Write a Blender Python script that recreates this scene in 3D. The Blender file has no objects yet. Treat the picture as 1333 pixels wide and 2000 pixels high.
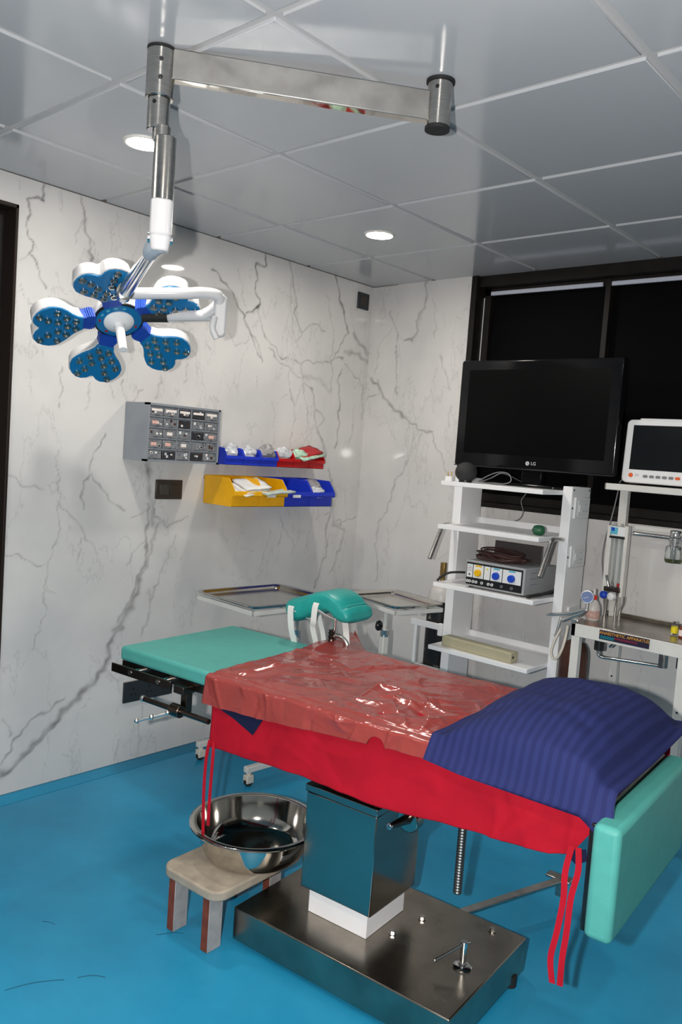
import bpy, bmesh, math, random
import numpy as np
from mathutils import Vector, Matrix, noise
random.seed(7)
C = bpy.context.scene.collection
V3 = Vector
PI = math.pi
H = 2.4108            # ceiling height

# ------------------------------------------------------------------ materials
def srgb(r, g, b):
    f = lambda c: (c/255/12.92) if c/255 <= .04045 else ((c/255+.055)/1.055)**2.4
    return (f(r), f(g), f(b), 1)

def mat(name, col, rough=.5, metal=0., spec=.5, coat=0., noise_amt=0., noise_scale=20., bump=0., bump_scale=60.,
        rough_var=0., trans=0., ior=1.45, emit=None, emit_s=0., aniso=None):
    m = bpy.data.materials.new(name); m.use_nodes = True
    nt = m.node_tree; b = nt.nodes['Principled BSDF']
    b.inputs['Base Color'].default_value = col
    b.inputs['Roughness'].default_value = rough
    b.inputs['Metallic'].default_value = metal
    b.inputs['Specular IOR Level'].default_value = spec
    b.inputs['IOR'].default_value = ior
    b.inputs['Coat Weight'].default_value = coat
    b.inputs['Coat Roughness'].default_value = .05
    b.inputs['Transmission Weight'].default_value = trans
    if emit:
        b.inputs['Emission Color'].default_value = emit; b.inputs['Emission Strength'].default_value = emit_s
    tc = nt.nodes.new('ShaderNodeTexCoord')
    def nz(scale, det=4.):
        mp = nt.nodes.new('ShaderNodeMapping')
        if aniso: mp.inputs['Scale'].default_value = aniso
        nt.links.new(tc.outputs['Object'], mp.inputs['Vector'])
        n = nt.nodes.new('ShaderNodeTexNoise'); n.inputs['Scale'].default_value = scale; n.inputs['Detail'].default_value = det
        nt.links.new(mp.outputs['Vector'], n.inputs['Vector']); return n
    if noise_amt > 0:
        n = nz(noise_scale)
        r = nt.nodes.new('ShaderNodeValToRGB')
        lo = tuple(c*(1-noise_amt) for c in col[:3])+(1,); hi = tuple(min(1, c*(1+noise_amt)) for c in col[:3])+(1,)
        r.color_ramp.elements[0].position = .3; r.color_ramp.elements[1].position = .7
        r.color_ramp.elements[0].color = lo; r.color_ramp.elements[1].color = hi
        nt.links.new(n.outputs['Fac'], r.inputs['Fac']); nt.links.new(r.outputs['Color'], b.inputs['Base Color'])
    if rough_var > 0:
        n = nz(noise_scale*1.7)
        mr = nt.nodes.new('ShaderNodeMapRange'); mr.inputs['To Min'].default_value = max(0, rough-rough_var); mr.inputs['To Max'].default_value = rough+rough_var
        nt.links.new(n.outputs['Fac'], mr.inputs['Value']); nt.links.new(mr.outputs['Result'], b.inputs['Roughness'])
    if bump > 0:
        n = nz(bump_scale, 3.)
        bp = nt.nodes.new('ShaderNodeBump'); bp.inputs['Strength'].default_value = bump; bp.inputs['Distance'].default_value = .003
        nt.links.new(n.outputs['Fac'], bp.inputs['Height']); nt.links.new(bp.outputs['Normal'], b.inputs['Normal'])
    return m

M = {}
M['steel'] = mat('brushed_steel', (.50, .48, .45, 1), .24, 1, noise_amt=.12, noise_scale=30, rough_var=.07, aniso=(1, 1, 8))
M['chrome'] = mat('chrome', (.74, .73, .72, 1), .12, 1)
M['arm_steel'] = mat('satin_arm_steel', (.40, .39, .37, 1), .48, 1, noise_amt=.12, noise_scale=18, rough_var=.05)
M['satin_chrome'] = mat('satin_chrome', (.82, .80, .77, 1), .32, 1)
M['polished_steel'] = mat('polished_steel', (.66, .64, .60, 1), .04, 1)
M['basin_steel'] = mat('polished_basin_steel', (.62, .60, .56, 1), .09, 1, noise_amt=.05, noise_scale=6)
M['sheet_steel'] = mat('sheet_steel', (.33, .295, .25, 1), .25, 1, noise_amt=.2, noise_scale=9, rough_var=.08)
M['shroud_steel'] = mat('shroud_steel', (.36, .335, .30, 1), .15, 1, noise_amt=.08, noise_scale=5, rough_var=.04)
M['dark_steel'] = mat('dark_steel', (.13, .10, .085, 1), .28, 1, noise_amt=.2, noise_scale=14)
M['white_paint'] = mat('white_powder_coat', srgb(240, 240, 242), .42, noise_amt=.04, noise_scale=8)
M['cart_paint'] = mat('cart_white_paint', srgb(240, 240, 241), .38, noise_amt=.03, noise_scale=7)
M['cream_paint'] = mat('cream_white_paint', srgb(218, 216, 210), .45, noise_amt=.05, noise_scale=9)
M['white_plastic'] = mat('white_plastic', srgb(235, 235, 235), .3)
M['lamp_white'] = mat('lamp_white_enamel', srgb(214, 213, 214), .3, coat=.2)
M['lamp_blue'] = mat('lamp_blue_face', srgb(20, 112, 168), .3, noise_amt=.05, noise_scale=14)
M['neck_blue'] = mat('ribbed_blue_rubber', srgb(24, 70, 170), .45)
M['black'] = mat('black_plastic', (.012, .012, .013, 1), .38)
M['gloss_black'] = mat('gloss_black', (.006, .006, .007, 1), .09, spec=.4)
M['screen_black'] = mat('screen_black', (.002, .002, .0022, 1), .3, spec=.12)
M['window_black'] = mat('blackout_glass', (.0025, .0025, .003, 1), .55, spec=.05)
M['frame_black'] = mat('dark_frame', (.011, .009, .008, 1), .42, spec=.3, noise_amt=.3, noise_scale=12)
M['rubber'] = mat('black_rubber', (.015, .015, .015, 1), .7)
M['teal_vinyl'] = mat('teal_vinyl', srgb(80, 162, 154), .5, spec=.4, noise_amt=.05, noise_scale=25, bump=.12, bump_scale=260)
M['teal_pad'] = mat('teal_pad_vinyl', srgb(38, 152, 146), .38, spec=.45, noise_amt=.07, noise_scale=25, bump=.15, bump_scale=120)
M['strap'] = mat('white_webbing', srgb(228, 228, 226), .75, bump=.3, bump_scale=600)
def mack_mat():     # glossy plastic with crisp small creases
    m = mat('brown_red_plastic', srgb(150, 64, 60), .17, spec=.5, noise_amt=.08, noise_scale=9)
    nt = m.node_tree; b = nt.nodes['Principled BSDF']; tc = nt.nodes.new('ShaderNodeTexCoord'); prev = None
    for sc_, st_, dist in ((2.6, .2, .012), (8, .12, .005), (22, .05, .003)):
        n = nt.nodes.new('ShaderNodeTexNoise'); n.inputs['Scale'].default_value = sc_; n.inputs['Detail'].default_value = 2; n.inputs['Distortion'].default_value = .6
        nt.links.new(tc.outputs['Object'], n.inputs['Vector'])
        s1 = nt.nodes.new('ShaderNodeMath'); s1.operation = 'SUBTRACT'; s1.inputs[1].default_value = .5; nt.links.new(n.outputs['Fac'], s1.inputs[0])
        s2 = nt.nodes.new('ShaderNodeMath'); s2.operation = 'ABSOLUTE'; nt.links.new(s1.outputs[0], s2.inputs[0])
        s3 = nt.nodes.new('ShaderNodeMath'); s3.operation = 'MULTIPLY'; s3.inputs[1].default_value = -13; nt.links.new(s2.outputs[0], s3.inputs[0])
        s4 = nt.nodes.new('ShaderNodeMath'); s4.operation = 'EXPONENT'; nt.links.new(s3.outputs[0], s4.inputs[0])
        bp = nt.nodes.new('ShaderNodeBump'); bp.inputs['Strength'].default_value = st_; bp.inputs['Distance'].default_value = dist
        nt.links.new(s4.outputs[0], bp.inputs['Height'])
        if prev: nt.links.new(prev.outputs['Normal'], bp.inputs['Normal'])
        prev = bp
    nt.links.new(prev.outputs['Normal'], b.inputs['Normal']); return m
M['mack'] = mack_mat()
M['red_cloth'] = mat('red_cotton', srgb(170, 18, 38), .85, spec=.2, noise_amt=.12, noise_scale=9, bump=.25, bump_scale=300)
M['navy_cloth'] = mat('navy_cotton', srgb(24, 29, 58), .85, spec=.2)
M['stool_paint'] = mat('worn_stool_paint', srgb(166, 154, 138), .6, noise_amt=.16, noise_scale=22, bump=.2, bump_scale=40)
M['stool_side'] = mat('stool_leg_grey', srgb(160, 158, 158), .6, noise_amt=.14, noise_scale=30)
M['stool_brown'] = mat('stool_brown_edge', srgb(120, 58, 38), .55, noise_amt=.2, noise_scale=30)
M['cab_grey'] = mat('grey_cabinet_paint', srgb(138, 143, 150), .45, noise_amt=.04, noise_scale=20)
M['bin_yellow'] = mat('yellow_bin_plastic', srgb(240, 176, 10), .38, noise_amt=.05, noise_scale=20)
M['bin_blue'] = mat('blue_bin_plastic', srgb(32, 58, 196), .36, noise_amt=.05, noise_scale=20)
M['bin_red'] = mat('red_bin_plastic', srgb(190, 14, 20), .38, noise_amt=.05, noise_scale=20)
M['paper'] = mat('white_paper', srgb(228, 228, 226), .6)
M['packet'] = mat('clear_packet', srgb(205, 207, 212), .2, spec=.7, noise_amt=.22, noise_scale=70, bump=.5, bump_scale=90)
M['packet_green'] = mat('green_printed_packet', srgb(180, 214, 190), .25, spec=.6, noise_amt=.4, noise_scale=40)
M['packet_red'] = mat('red_packet', srgb(176, 24, 30), .4)
M['packet_grey'] = mat('grey_packet', srgb(150, 146, 148), .35, noise_amt=.3, noise_scale=60)
M['pale_green'] = mat('pale_green_paper', srgb(190, 205, 200), .55)
M['clear_drawer'] = mat('clear_drawer_plastic', srgb(120, 122, 126), .18, spec=.6, noise_amt=.35, noise_scale=60)
M['drawer_dark'] = mat('drawer_dark', srgb(52, 52, 56), .3, noise_amt=.35, noise_scale=70)
M['label'] = mat('pale_label', srgb(238, 226, 220), .6)
M['pink_label'] = mat('pinkish_label', srgb(224, 176, 164), .6)
M['brown_stock'] = mat('brown_stock', srgb(70, 40, 30), .5)
M['plate_brown'] = mat('dark_switch_plate', srgb(58, 50, 44), .35)
M['plate_grey'] = mat('dark_grey_switch_plate', srgb(44, 48, 52), .35)
M['plate_dot'] = mat('socket_hole', (.006, .006, .006, 1), .5)
M['plate_key'] = mat('switch_key', srgb(72, 66, 60), .3)
M['esu_grey'] = mat('grey_metal_case', srgb(160, 162, 164), .38, noise_amt=.05, noise_scale=12)
M['knob_yellow'] = mat('yellow_knob', srgb(236, 184, 12), .4)
M['knob_blue'] = mat('blue_knob', srgb(24, 70, 190), .4)
M['panel_white'] = mat('white_panel', srgb(226, 228, 228), .5)
M['cyan'] = mat('cyan_print', srgb(90, 178, 200), .5)
M['orange'] = mat('orange_button', srgb(226, 98, 42), .4)
M['grey_button'] = mat('grey_button', srgb(128, 128, 132), .5)
M['brown_cable'] = mat('brown_cable', srgb(66, 40, 38), .38)
M['grey_cable'] = mat('grey_cable', srgb(126, 128, 130), .5)
M['slab_grey'] = mat('dark_slate_board', srgb(72, 66, 66), .5)
M['green_rubber'] = mat('green_rubber', srgb(34, 92, 62), .4)
M['beige'] = mat('beige_plastic', srgb(176, 170, 142), .5, noise_amt=.05, noise_scale=14)
M['cyl_black'] = mat('chipped_black_paint', (.012, .012, .013, 1), .35)
M['cyl_white'] = mat('cylinder_shoulder_white', srgb(200, 196, 192), .35, noise_amt=.1, noise_scale=14)
M['cyl_brown'] = mat('cylinder_brown', srgb(74, 44, 34), .42, noise_amt=.3, noise_scale=14)
M['cyl_teal'] = mat('cylinder_dark_teal', srgb(22, 44, 50), .4, noise_amt=.2, noise_scale=14)
M['brass'] = mat('brass', (.42, .28, .10, 1), .3, 1)
M['sign'] = mat('sign_purple', srgb(44, 40, 62), .4, noise_amt=.25, noise_scale=14)
M['sign_teal'] = mat('sign_teal', srgb(24, 106, 120), .4)
M['sign_red'] = mat('sign_crimson', srgb(120, 34, 60), .4)
M['gold'] = mat('gold_lettering', srgb(232, 168, 60), .45)
M['screen_grey'] = mat('monitor_screen', srgb(20, 23, 25), .1, spec=.5)
M['pe_bottle'] = mat('translucent_bottle', srgb(206, 200, 196), .35, noise_amt=.05, noise_scale=30)
M['pink_fluid'] = mat('pinkish_print', srgb(196, 160, 150), .4, noise_amt=.25, noise_scale=120)
M['red_cap'] = mat('red_cap', srgb(222, 50, 42), .4)
M['vial_yellow'] = mat('yellow_label', srgb(234, 214, 30), .4)
M['vial_brown'] = mat('amber_glass', srgb(120, 52, 26), .15)
M['glass'] = mat('clear_glass', (.92, .95, .94, 1), .03, trans=1.)
M['green_liquid'] = mat('greenish_liquid', srgb(140, 142, 60), .15)
M['gauge_face'] = mat('gauge_face_blue', srgb(96, 120, 170), .3, noise_amt=.2, noise_scale=200)
M['led_glow'] = mat('downlight_diffuser', (1, 1, 1, 1), .5, emit=(1, .95, .86, 1), emit_s=128.)
M['trim_white'] = mat('downlight_trim', srgb(232, 228, 220), .4)
M['tray_steel'] = mat('tray_steel', (.64, .62, .58, 1), .17, 1, noise_amt=.05, noise_scale=8)
M['tube_clear'] = mat('flow_tube', srgb(196, 198, 196), .12, spec=.6)
M['logo_silver'] = mat('silver_print', srgb(200, 200, 202), .35)
M['wall_paint'] = mat('plain_white_wall', srgb(206, 204, 202), .4)
M['blind_rail'] = mat('pale_blind_rail', srgb(196, 200, 214), .5)
M['castor_white'] = mat('castor_cream', srgb(214, 206, 192), .5)
M['navy_stripe'] = None

# floor: blue epoxy with mottling, scuffs and fine scratches
def floor_mat():
    m = mat('blue_epoxy_floor', srgb(27, 136, 180), .3, spec=.4)
    nt = m.node_tree; b = nt.nodes['Principled BSDF']; tc = nt.nodes.new('ShaderNodeTexCoord')
    n = nt.nodes.new('ShaderNodeTexNoise'); n.inputs['Scale'].default_value = 2.6; n.inputs['Detail'].default_value = 7; n.inputs['Roughness'].default_value = .6
    nt.links.new(tc.outputs['Object'], n.inputs['Vector'])
    r = nt.nodes.new('ShaderNodeValToRGB'); e = r.color_ramp.elements
    e[0].position = .3; e[0].color = srgb(30, 134, 176); e[1].position = .7; e[1].color = srgb(44, 154, 196)
    nt.links.new(n.outputs['Fac'], r.inputs['Fac'])
    mp = nt.nodes.new('ShaderNodeMapping'); mp.inputs['Scale'].default_value = (1.2, 9, 1); mp.inputs['Rotation'].default_value = (0, 0, .5)
    nt.links.new(tc.outputs['Object'], mp.inputs['Vector'])
    s = nt.nodes.new('ShaderNodeTexNoise'); s.inputs['Scale'].default_value = 5; s.inputs['Detail'].default_value = 9; s.inputs['Roughness'].default_value = .7
    nt.links.new(mp.outputs['Vector'], s.inputs['Vector'])
    sr = nt.nodes.new('ShaderNodeValToRGB'); se = sr.color_ramp.elements
    se[0].position = .69; se[0].color = (0, 0, 0, 1); se[1].position = .78; se[1].color = (1, 1, 1, 1)
    nt.links.new(s.outputs['Fac'], sr.inputs['Fac'])
    mx = nt.nodes.new('ShaderNodeMix'); mx.data_type = 'RGBA'; mx.inputs['B'].default_value = srgb(92, 172, 206)
    nt.links.new(sr.outputs['Color'], mx.inputs['Factor']); nt.links.new(r.outputs['Color'], mx.inputs['A'])
    nt.links.new(mx.outputs['Result'], b.inputs['Base Color'])
    mr = nt.nodes.new('ShaderNodeMapRange'); mr.inputs['To Min'].default_value = .22; mr.inputs['To Max'].default_value = .42
    nt.links.new(n.outputs['Fac'], mr.inputs['Value']); nt.links.new(mr.outputs['Result'], b.inputs['Roughness'])
    bp = nt.nodes.new('ShaderNodeBump'); bp.inputs['Strength'].default_value = .12; bp.inputs['Distance'].default_value = .01
    nt.links.new(n.outputs['Fac'], bp.inputs['Height']); nt.links.new(bp.outputs['Normal'], b.inputs['Normal'])
    return m
M['floor'] = floor_mat()
M['floor_scratch'] = mat('floor_scratch_mark', srgb(30, 84, 112), .5)

# polished marble wall: grey veins from a mesh attribute plus fine procedural clouding and hairline veins
def marble_mat():
    m = mat('polished_white_marble', srgb(214, 211, 208), .035, spec=.5)
    nt = m.node_tree; b = nt.nodes['Principled BSDF']; tc = nt.nodes.new('ShaderNodeTexCoord')
    n = nt.nodes.new('ShaderNodeTexNoise'); n.inputs['Scale'].default_value = 2.2; n.inputs['Detail'].default_value = 6
    nt.links.new(tc.outputs['Object'], n.inputs['Vector'])
    r = nt.nodes.new('ShaderNodeValToRGB'); e = r.color_ramp.elements
    e[0].position = .3; e[0].color = srgb(200, 198, 197); e[1].position = .62; e[1].color = srgb(219, 216, 213)
    nt.links.new(n.outputs['Fac'], r.inputs['Fac'])
    # hairline veins
    w = nt.nodes.new('ShaderNodeTexNoise'); w.inputs['Scale'].default_value = 1.6; w.inputs['Detail'].default_value = 8; w.inputs['Roughness'].default_value = .6
    mp = nt.nodes.new('ShaderNodeMapping'); mp.inputs['Scale'].default_value = (1.6, 1.6, .6); mp.inputs['Location'].default_value = (3.1, 7.7, 1.3)
    nt.links.new(tc.outputs['Object'], mp.inputs['Vector']); nt.links.new(mp.outputs['Vector'], w.inputs['Vector'])
    ab = nt.nodes.new('ShaderNodeMath'); ab.operation = 'SUBTRACT'; ab.inputs[1].default_value = .5; nt.links.new(w.outputs['Fac'], ab.inputs[0])
    a2 = nt.nodes.new('ShaderNodeMath'); a2.operation = 'ABSOLUTE'; nt.links.new(ab.outputs[0], a2.inputs[0])
    hr = nt.nodes.new('ShaderNodeMapRange'); hr.inputs['From Min'].default_value = 0; hr.inputs['From Max'].default_value = .006
    hr.inputs['To Min'].default_value = .16; hr.inputs['To Max'].default_value = 0; nt.links.new(a2.outputs[0], hr.inputs['Value'])
    at = nt.nodes.new('ShaderNodeAttribute'); at.attribute_name = 'vein'
    mxm = nt.nodes.new('ShaderNodeMath'); mxm.operation = 'MAXIMUM'
    nt.links.new(hr.outputs['Result'], mxm.inputs[0]); nt.links.new(at.outputs['Fac'], mxm.inputs[1])
    mx = nt.nodes.new('ShaderNodeMix'); mx.data_type = 'RGBA'; mx.inputs['B'].default_value = srgb(66, 62, 60)
    nt.links.new(mxm.outputs[0], mx.inputs['Factor']); nt.links.new(r.outputs['Color'], mx.inputs['A'])
    nt.links.new(mx.outputs['Result'], b.inputs['Base Color'])
    return m
M['marble'] = marble_mat()
M['ceil_tile'] = mat('glossy_pvc_tile', srgb(188, 190, 193), .13, spec=.5, noise_amt=.015, noise_scale=3)
M['ceil_bar'] = mat('ceiling_bar', srgb(196, 194, 192), .5)

def stripe_mat():
    m = mat('navy_striped_cotton', srgb(40, 48, 112), .8, spec=.25, bump=.2, bump_scale=300)
    nt = m.node_tree; b = nt.nodes['Principled BSDF']; tc = nt.nodes.new('ShaderNodeTexCoord')
    at = nt.nodes.new('ShaderNodeUVMap')
    w = nt.nodes.new('ShaderNodeTexWave'); w.wave_type = 'BANDS'; w.bands_direction = 'X'; w.inputs['Scale'].default_value = 6.6; w.inputs['Distortion'].default_value = 0
    nt.links.new(at.outputs['UV'], w.inputs['Vector'])
    r = nt.nodes.new('ShaderNodeValToRGB'); e = r.color_ramp.elements
    e[0].position = .4; e[0].color = srgb(33, 40, 88); e[1].position = .6; e[1].color = srgb(39, 47, 98)
    nt.links.new(w.outputs['Fac'], r.inputs['Fac']); nt.links.new(r.outputs['Color'], b.inputs['Base Color'])
    return m
M['navy_stripe'] = stripe_mat()

def chip_mat():   # black cylinder paint with pale chips
    m = M['cyl_black']; nt = m.node_tree; b = nt.nodes['Principled BSDF']; tc = nt.nodes.new('ShaderNodeTexCoord')
    n = nt.nodes.new('ShaderNodeTexNoise'); n.inputs['Scale'].default_value = 26; n.inputs['Detail'].default_value = 5
    nt.links.new(tc.outputs['Object'], n.inputs['Vector'])
    r = nt.nodes.new('ShaderNodeValToRGB'); e = r.color_ramp.elements
    e[0].position = .62; e[0].color = (.011, .011, .012, 1); e[1].position = .7; e[1].color = (.22, .21, .2, 1)
    nt.links.new(n.outputs['Fac'], r.inputs['Fac']); nt.links.new(r.outputs['Color'], b.inputs['Base Color'])
chip_mat()

# ------------------------------------------------------------------ mesh builder
def frame_of(d):
    d = V3(d).normalized(); a = V3((0, 0, 1)) if abs(d.z) < .9 else V3((1, 0, 0))
    x = d.cross(a).normalized(); return x, d.cross(x).normalized(), d

class MB:
    def __init__(s): s.bm = bmesh.new(); s.uv = None; s.mi = 0
    def face(s, vs):
        try:
            f = s.bm.faces.new(vs); f.material_index = s.mi; return f
        except ValueError: return None
    def box(s, x0, x1, y0, y1, z0, z1, T=None):
        P = [(x, y, z) for z in (z0, z1) for y in (y0, y1) for x in (x0, x1)]
        v = [s.bm.verts.new(T @ V3(p) if T else p) for p in P]
        for q in ((0, 2, 3, 1), (4, 5, 7, 6), (0, 1, 5, 4), (2, 6, 7, 3), (0, 4, 6, 2), (1, 3, 7, 5)): s.face([v[i] for i in q])
        return s
    def ring(s, c, x, y, r, n, ry=None):
        ry = r if ry is None else ry
        return [s.bm.verts.new(c + x*(r*math.cos(2*PI*i/n)) + y*(ry*math.sin(2*PI*i/n))) for i in range(n)]
    def bridge(s, a, b):
        n = len(a)
        for i in range(n): s.face([a[i], a[(i+1) % n], b[(i+1) % n], b[i]])
    def cyl(s, p0, p1, r0, r1=None, n=24, caps=True):
        p0, p1 = V3(p0), V3(p1); r1 = r0 if r1 is None else r1
        x, y, d = frame_of(p1-p0)
        a = s.ring(p0, x, y, r0, n); b = s.ring(p1, x, y, r1, n); s.bridge(a, b)
        if caps: s.face(a[::-1]); s.face(b)
        return s
    def tube(s, pts, r, n=10, rr=None, caps=True, closed=False):
        pts = [V3(p) for p in pts]; N = len(pts); prev = None; rings = []
        for i, p in enumerate(pts):
            if closed: d = (pts[(i+1) % N]-pts[i-1])
            else: d = pts[min(i+1, N-1)]-pts[max(i-1, 0)]
            d.normalize()
            if prev is None: x, y, _ = frame_of(d)
            else:
                x = prev - d*prev.dot(d)
                if x.length < 1e-6: x, y, _ = frame_of(d)
                x.normalize(); y = d.cross(x)
            prev = x; q = rr[i] if rr else r
            rings.append(s.ring(p, x, y, q, n))
        for i in range(N-1): s.bridge(rings[i], rings[i+1])
        if closed: s.bridge(rings[-1], rings[0])
        elif caps: s.face(rings[0][::-1]); s.face(rings[-1])
        return s
    def ribbon(s, pts, w, wdir, th=.0015):    # flat strap along pts
        pts = [V3(p) for p in pts]; wdir = V3(wdir).normalized(); N = len(pts); R = []
        for i, p in enumerate(pts):
            d = (pts[min(i+1, N-1)]-pts[max(i-1, 0)]).normalized(); nn = d.cross(wdir).normalized()
            R.append([s.bm.verts.new(p+wdir*(a*w/2)+nn*(b*th/2)) for a, b in ((-1, -1), (1, -1), (1, 1), (-1, 1))])
        for i in range(N-1): s.bridge(R[i], R[i+1])
        s.face(R[0][::-1]); s.face(R[-1]); return s
    def lathe(s, prof, o=(0, 0, 0), ax=(0, 0, 1), n=32, closed=False):
        o = V3(o); x, y, d = frame_of(ax); R = []
        for r, h in prof:
            if r < 1e-6: R.append([s.bm.verts.new(o+d*h)])
            else: R.append(s.ring(o+d*h, x, y, r, n))
        for a, b in zip(R[:-1], R[1:]):
            if len(a) == 1 and len(b) > 1:
                for i in range(n): s.face([a[0], b[(i+1) % n], b[i]])
            elif len(b) == 1 and len(a) > 1:
                for i in range(n): s.face([a[i], a[(i+1) % n], b[0]])
            elif len(a) > 1: s.bridge(a, b)
        if closed:
            if len(R[0]) > 1: s.face(R[0][::-1])
            if len(R[-1]) > 1: s.face(R[-1])
        return s
    def prism(s, poly, h0, h1, o=(0, 0, 0), ex=(1, 0, 0), ey=(0, 1, 0), ez=(0, 0, 1), sc=1., c=(0, 0)):
        o, ex, ey, ez = V3(o), V3(ex), V3(ey), V3(ez)
        a = [s.bm.verts.new(o+ex*px+ey*py+ez*h0) for px, py in poly]
        b = [s.bm.verts.new(o+ex*(c[0]+(px-c[0])*sc)+ey*(c[1]+(py-c[1])*sc)+ez*h1) for px, py in poly]
        s.bridge(a, b); s.face(a[::-1]); s.face(b); return s
    def sphere(s, c, r, n=20, m=12, sc=(1, 1, 1)):
        c = V3(c); R = []
        for j in range(m+1):
            t = PI*j/m
            if j in (0, m): R.append([s.bm.verts.new(c+V3((0, 0, r*sc[2]*math.cos(t))))])
            else: R.append([s.bm.verts.new(c+V3((r*sc[0]*math.sin(t)*math.cos(2*PI*i/n), r*sc[1]*math.sin(t)*math.sin(2*PI*i/n), r*sc[2]*math.cos(t)))) for i in range(n)])
        for a, b in zip(R[:-1], R[1:]):
            for i in range(n):
                if len(a) == 1: s.face([a[0], b[i], b[(i+1) % n]])
                elif len(b) == 1: s.face([a[i], b[0], a[(i+1) % n]])
                else: s.face([a[i], b[i], b[(i+1) % n], a[(i+1) % n]])
        return s
    def grid(s, nu, nv, f, uvs=False):
        V = [[s.bm.verts.new(f(i/(nu-1), j/(nv-1))) for j in range(nv)] for i in range(nu)]
        if uvs and s.uv is None: s.uv = s.bm.loops.layers.uv.new('UVMap')
        for i in range(nu-1):
            for j in range(nv-1):
                fc = s.face([V[i][j], V[i+1][j], V[i+1][j+1], V[i][j+1]])
                if uvs and fc:
                    for l, (a, b) in zip(fc.loops, ((i, j), (i+1, j), (i+1, j+1), (i, j+1))): l[s.uv].uv = (a/(nu-1), b/(nv-1))
        return V
    def build(s, name, m, parent=None, bevel=0., ang=40, seg=2, solid=0., sub=0, recalc=True, off=-1):
        if recalc: bmesh.ops.recalc_face_normals(s.bm, faces=s.bm.faces)
        me = bpy.data.meshes.new(name); s.bm.to_mesh(me); s.bm.free()
        for mm in (m if isinstance(m, (list, tuple)) else [m]): me.materials.append(M[mm] if isinstance(mm, str) else mm)
        me.polygons.foreach_set('use_smooth', [True]*len(me.polygons)); me.set_sharp_from_angle(angle=math.radians(ang))
        o = bpy.data.objects.new(name, me); C.objects.link(o)
        if parent: o.parent = parent
        if solid:
            d = o.modifiers.new('solid', 'SOLIDIFY'); d.thickness = solid; d.offset = off
        if bevel:
            d = o.modifiers.new('bevel', 'BEVEL'); d.width = bevel; d.segments = seg; d.limit_method = 'ANGLE'; d.angle_limit = math.radians(38)
            d.harden_normals = False
        if sub:
            d = o.modifiers.new('sub', 'SUBSURF'); d.levels = sub; d.render_levels = sub
        return o

def tag(o, label, cat, group=None):
    o['label'] = label; o['category'] = cat
    if group: o['group'] = group
    return o
def thing(name, label, cat, loc=(0, 0, 0), rz=0., group=None):
    o = bpy.data.objects.new(name, None); C.objects.link(o); o.location = loc; o.rotation_euler = (0, 0, rz)
    o.empty_display_size = .1
    return tag(o, label, cat, group)
def struct(o): o['kind'] = 'structure'; return o
def copy_tree(o, parent=None):
    c = o.copy(); C.objects.link(c)
    if parent: c.parent = parent
    for ch in list(o.children): copy_tree(ch, c)
    return c
def rrect(x0, x1, y0, y1, r, n=6):
    P = []
    for cx, cy, a0 in ((x1-r, y1-r, 0), (x0+r, y1-r, 90), (x0+r, y0+r, 180), (x1-r, y0+r, 270)):
        for i in range(n+1):
            a = math.radians(a0+90*i/n); P.append((cx+r*math.cos(a), cy+r*math.sin(a)))
    return P
def text(name, s, size, T, m, parent, depth=.0004):
    cu = bpy.data.curves.new(name, 'FONT'); cu.body = s; cu.size = size; cu.extrude = depth; cu.align_x = 'CENTER'; cu.align_y = 'CENTER'
    t = bpy.data.objects.new(name+'_tmp', cu); C.objects.link(t)
    bpy.context.view_layer.update()
    me = bpy.data.meshes.new_from_object(t.evaluated_get(bpy.context.evaluated_depsgraph_get()))
    bpy.data.objects.remove(t); me.materials.clear(); me.materials.append(M[m])
    o = bpy.data.objects.new(name, me); C.objects.link(o); o.parent = parent; o.matrix_local = T
    return o
def basis(o, ex, ey, ez):
    m = Matrix.Identity(4)
    for i, e in enumerate((ex, ey, ez)): m.col[i] = V3(e).to_4d(); m.col[i][3] = 0
    m.col[3] = V3(o).to_4d(); return m
FRONT = lambda x, y, z: basis((x, y, z), (1, 0, 0), (0, 0, 1), (0, -1, 0))   # text facing -y
def smooth_path(pts, n=6):
    pts = [V3(p) for p in pts]; out = []
    for i in range(len(pts)-1):
        p0, p1, p2, p3 = pts[max(i-1, 0)], pts[i], pts[i+1], pts[min(i+2, len(pts)-1)]
        for k in range(n):
            t = k/n
            out.append(.5*((2*p1)+(p2-p0)*t+(2*p0-5*p1+4*p2-p3)*t*t+(3*p1-p0-3*p2+p3)*t**3))
    return out+[pts[-1]]
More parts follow.
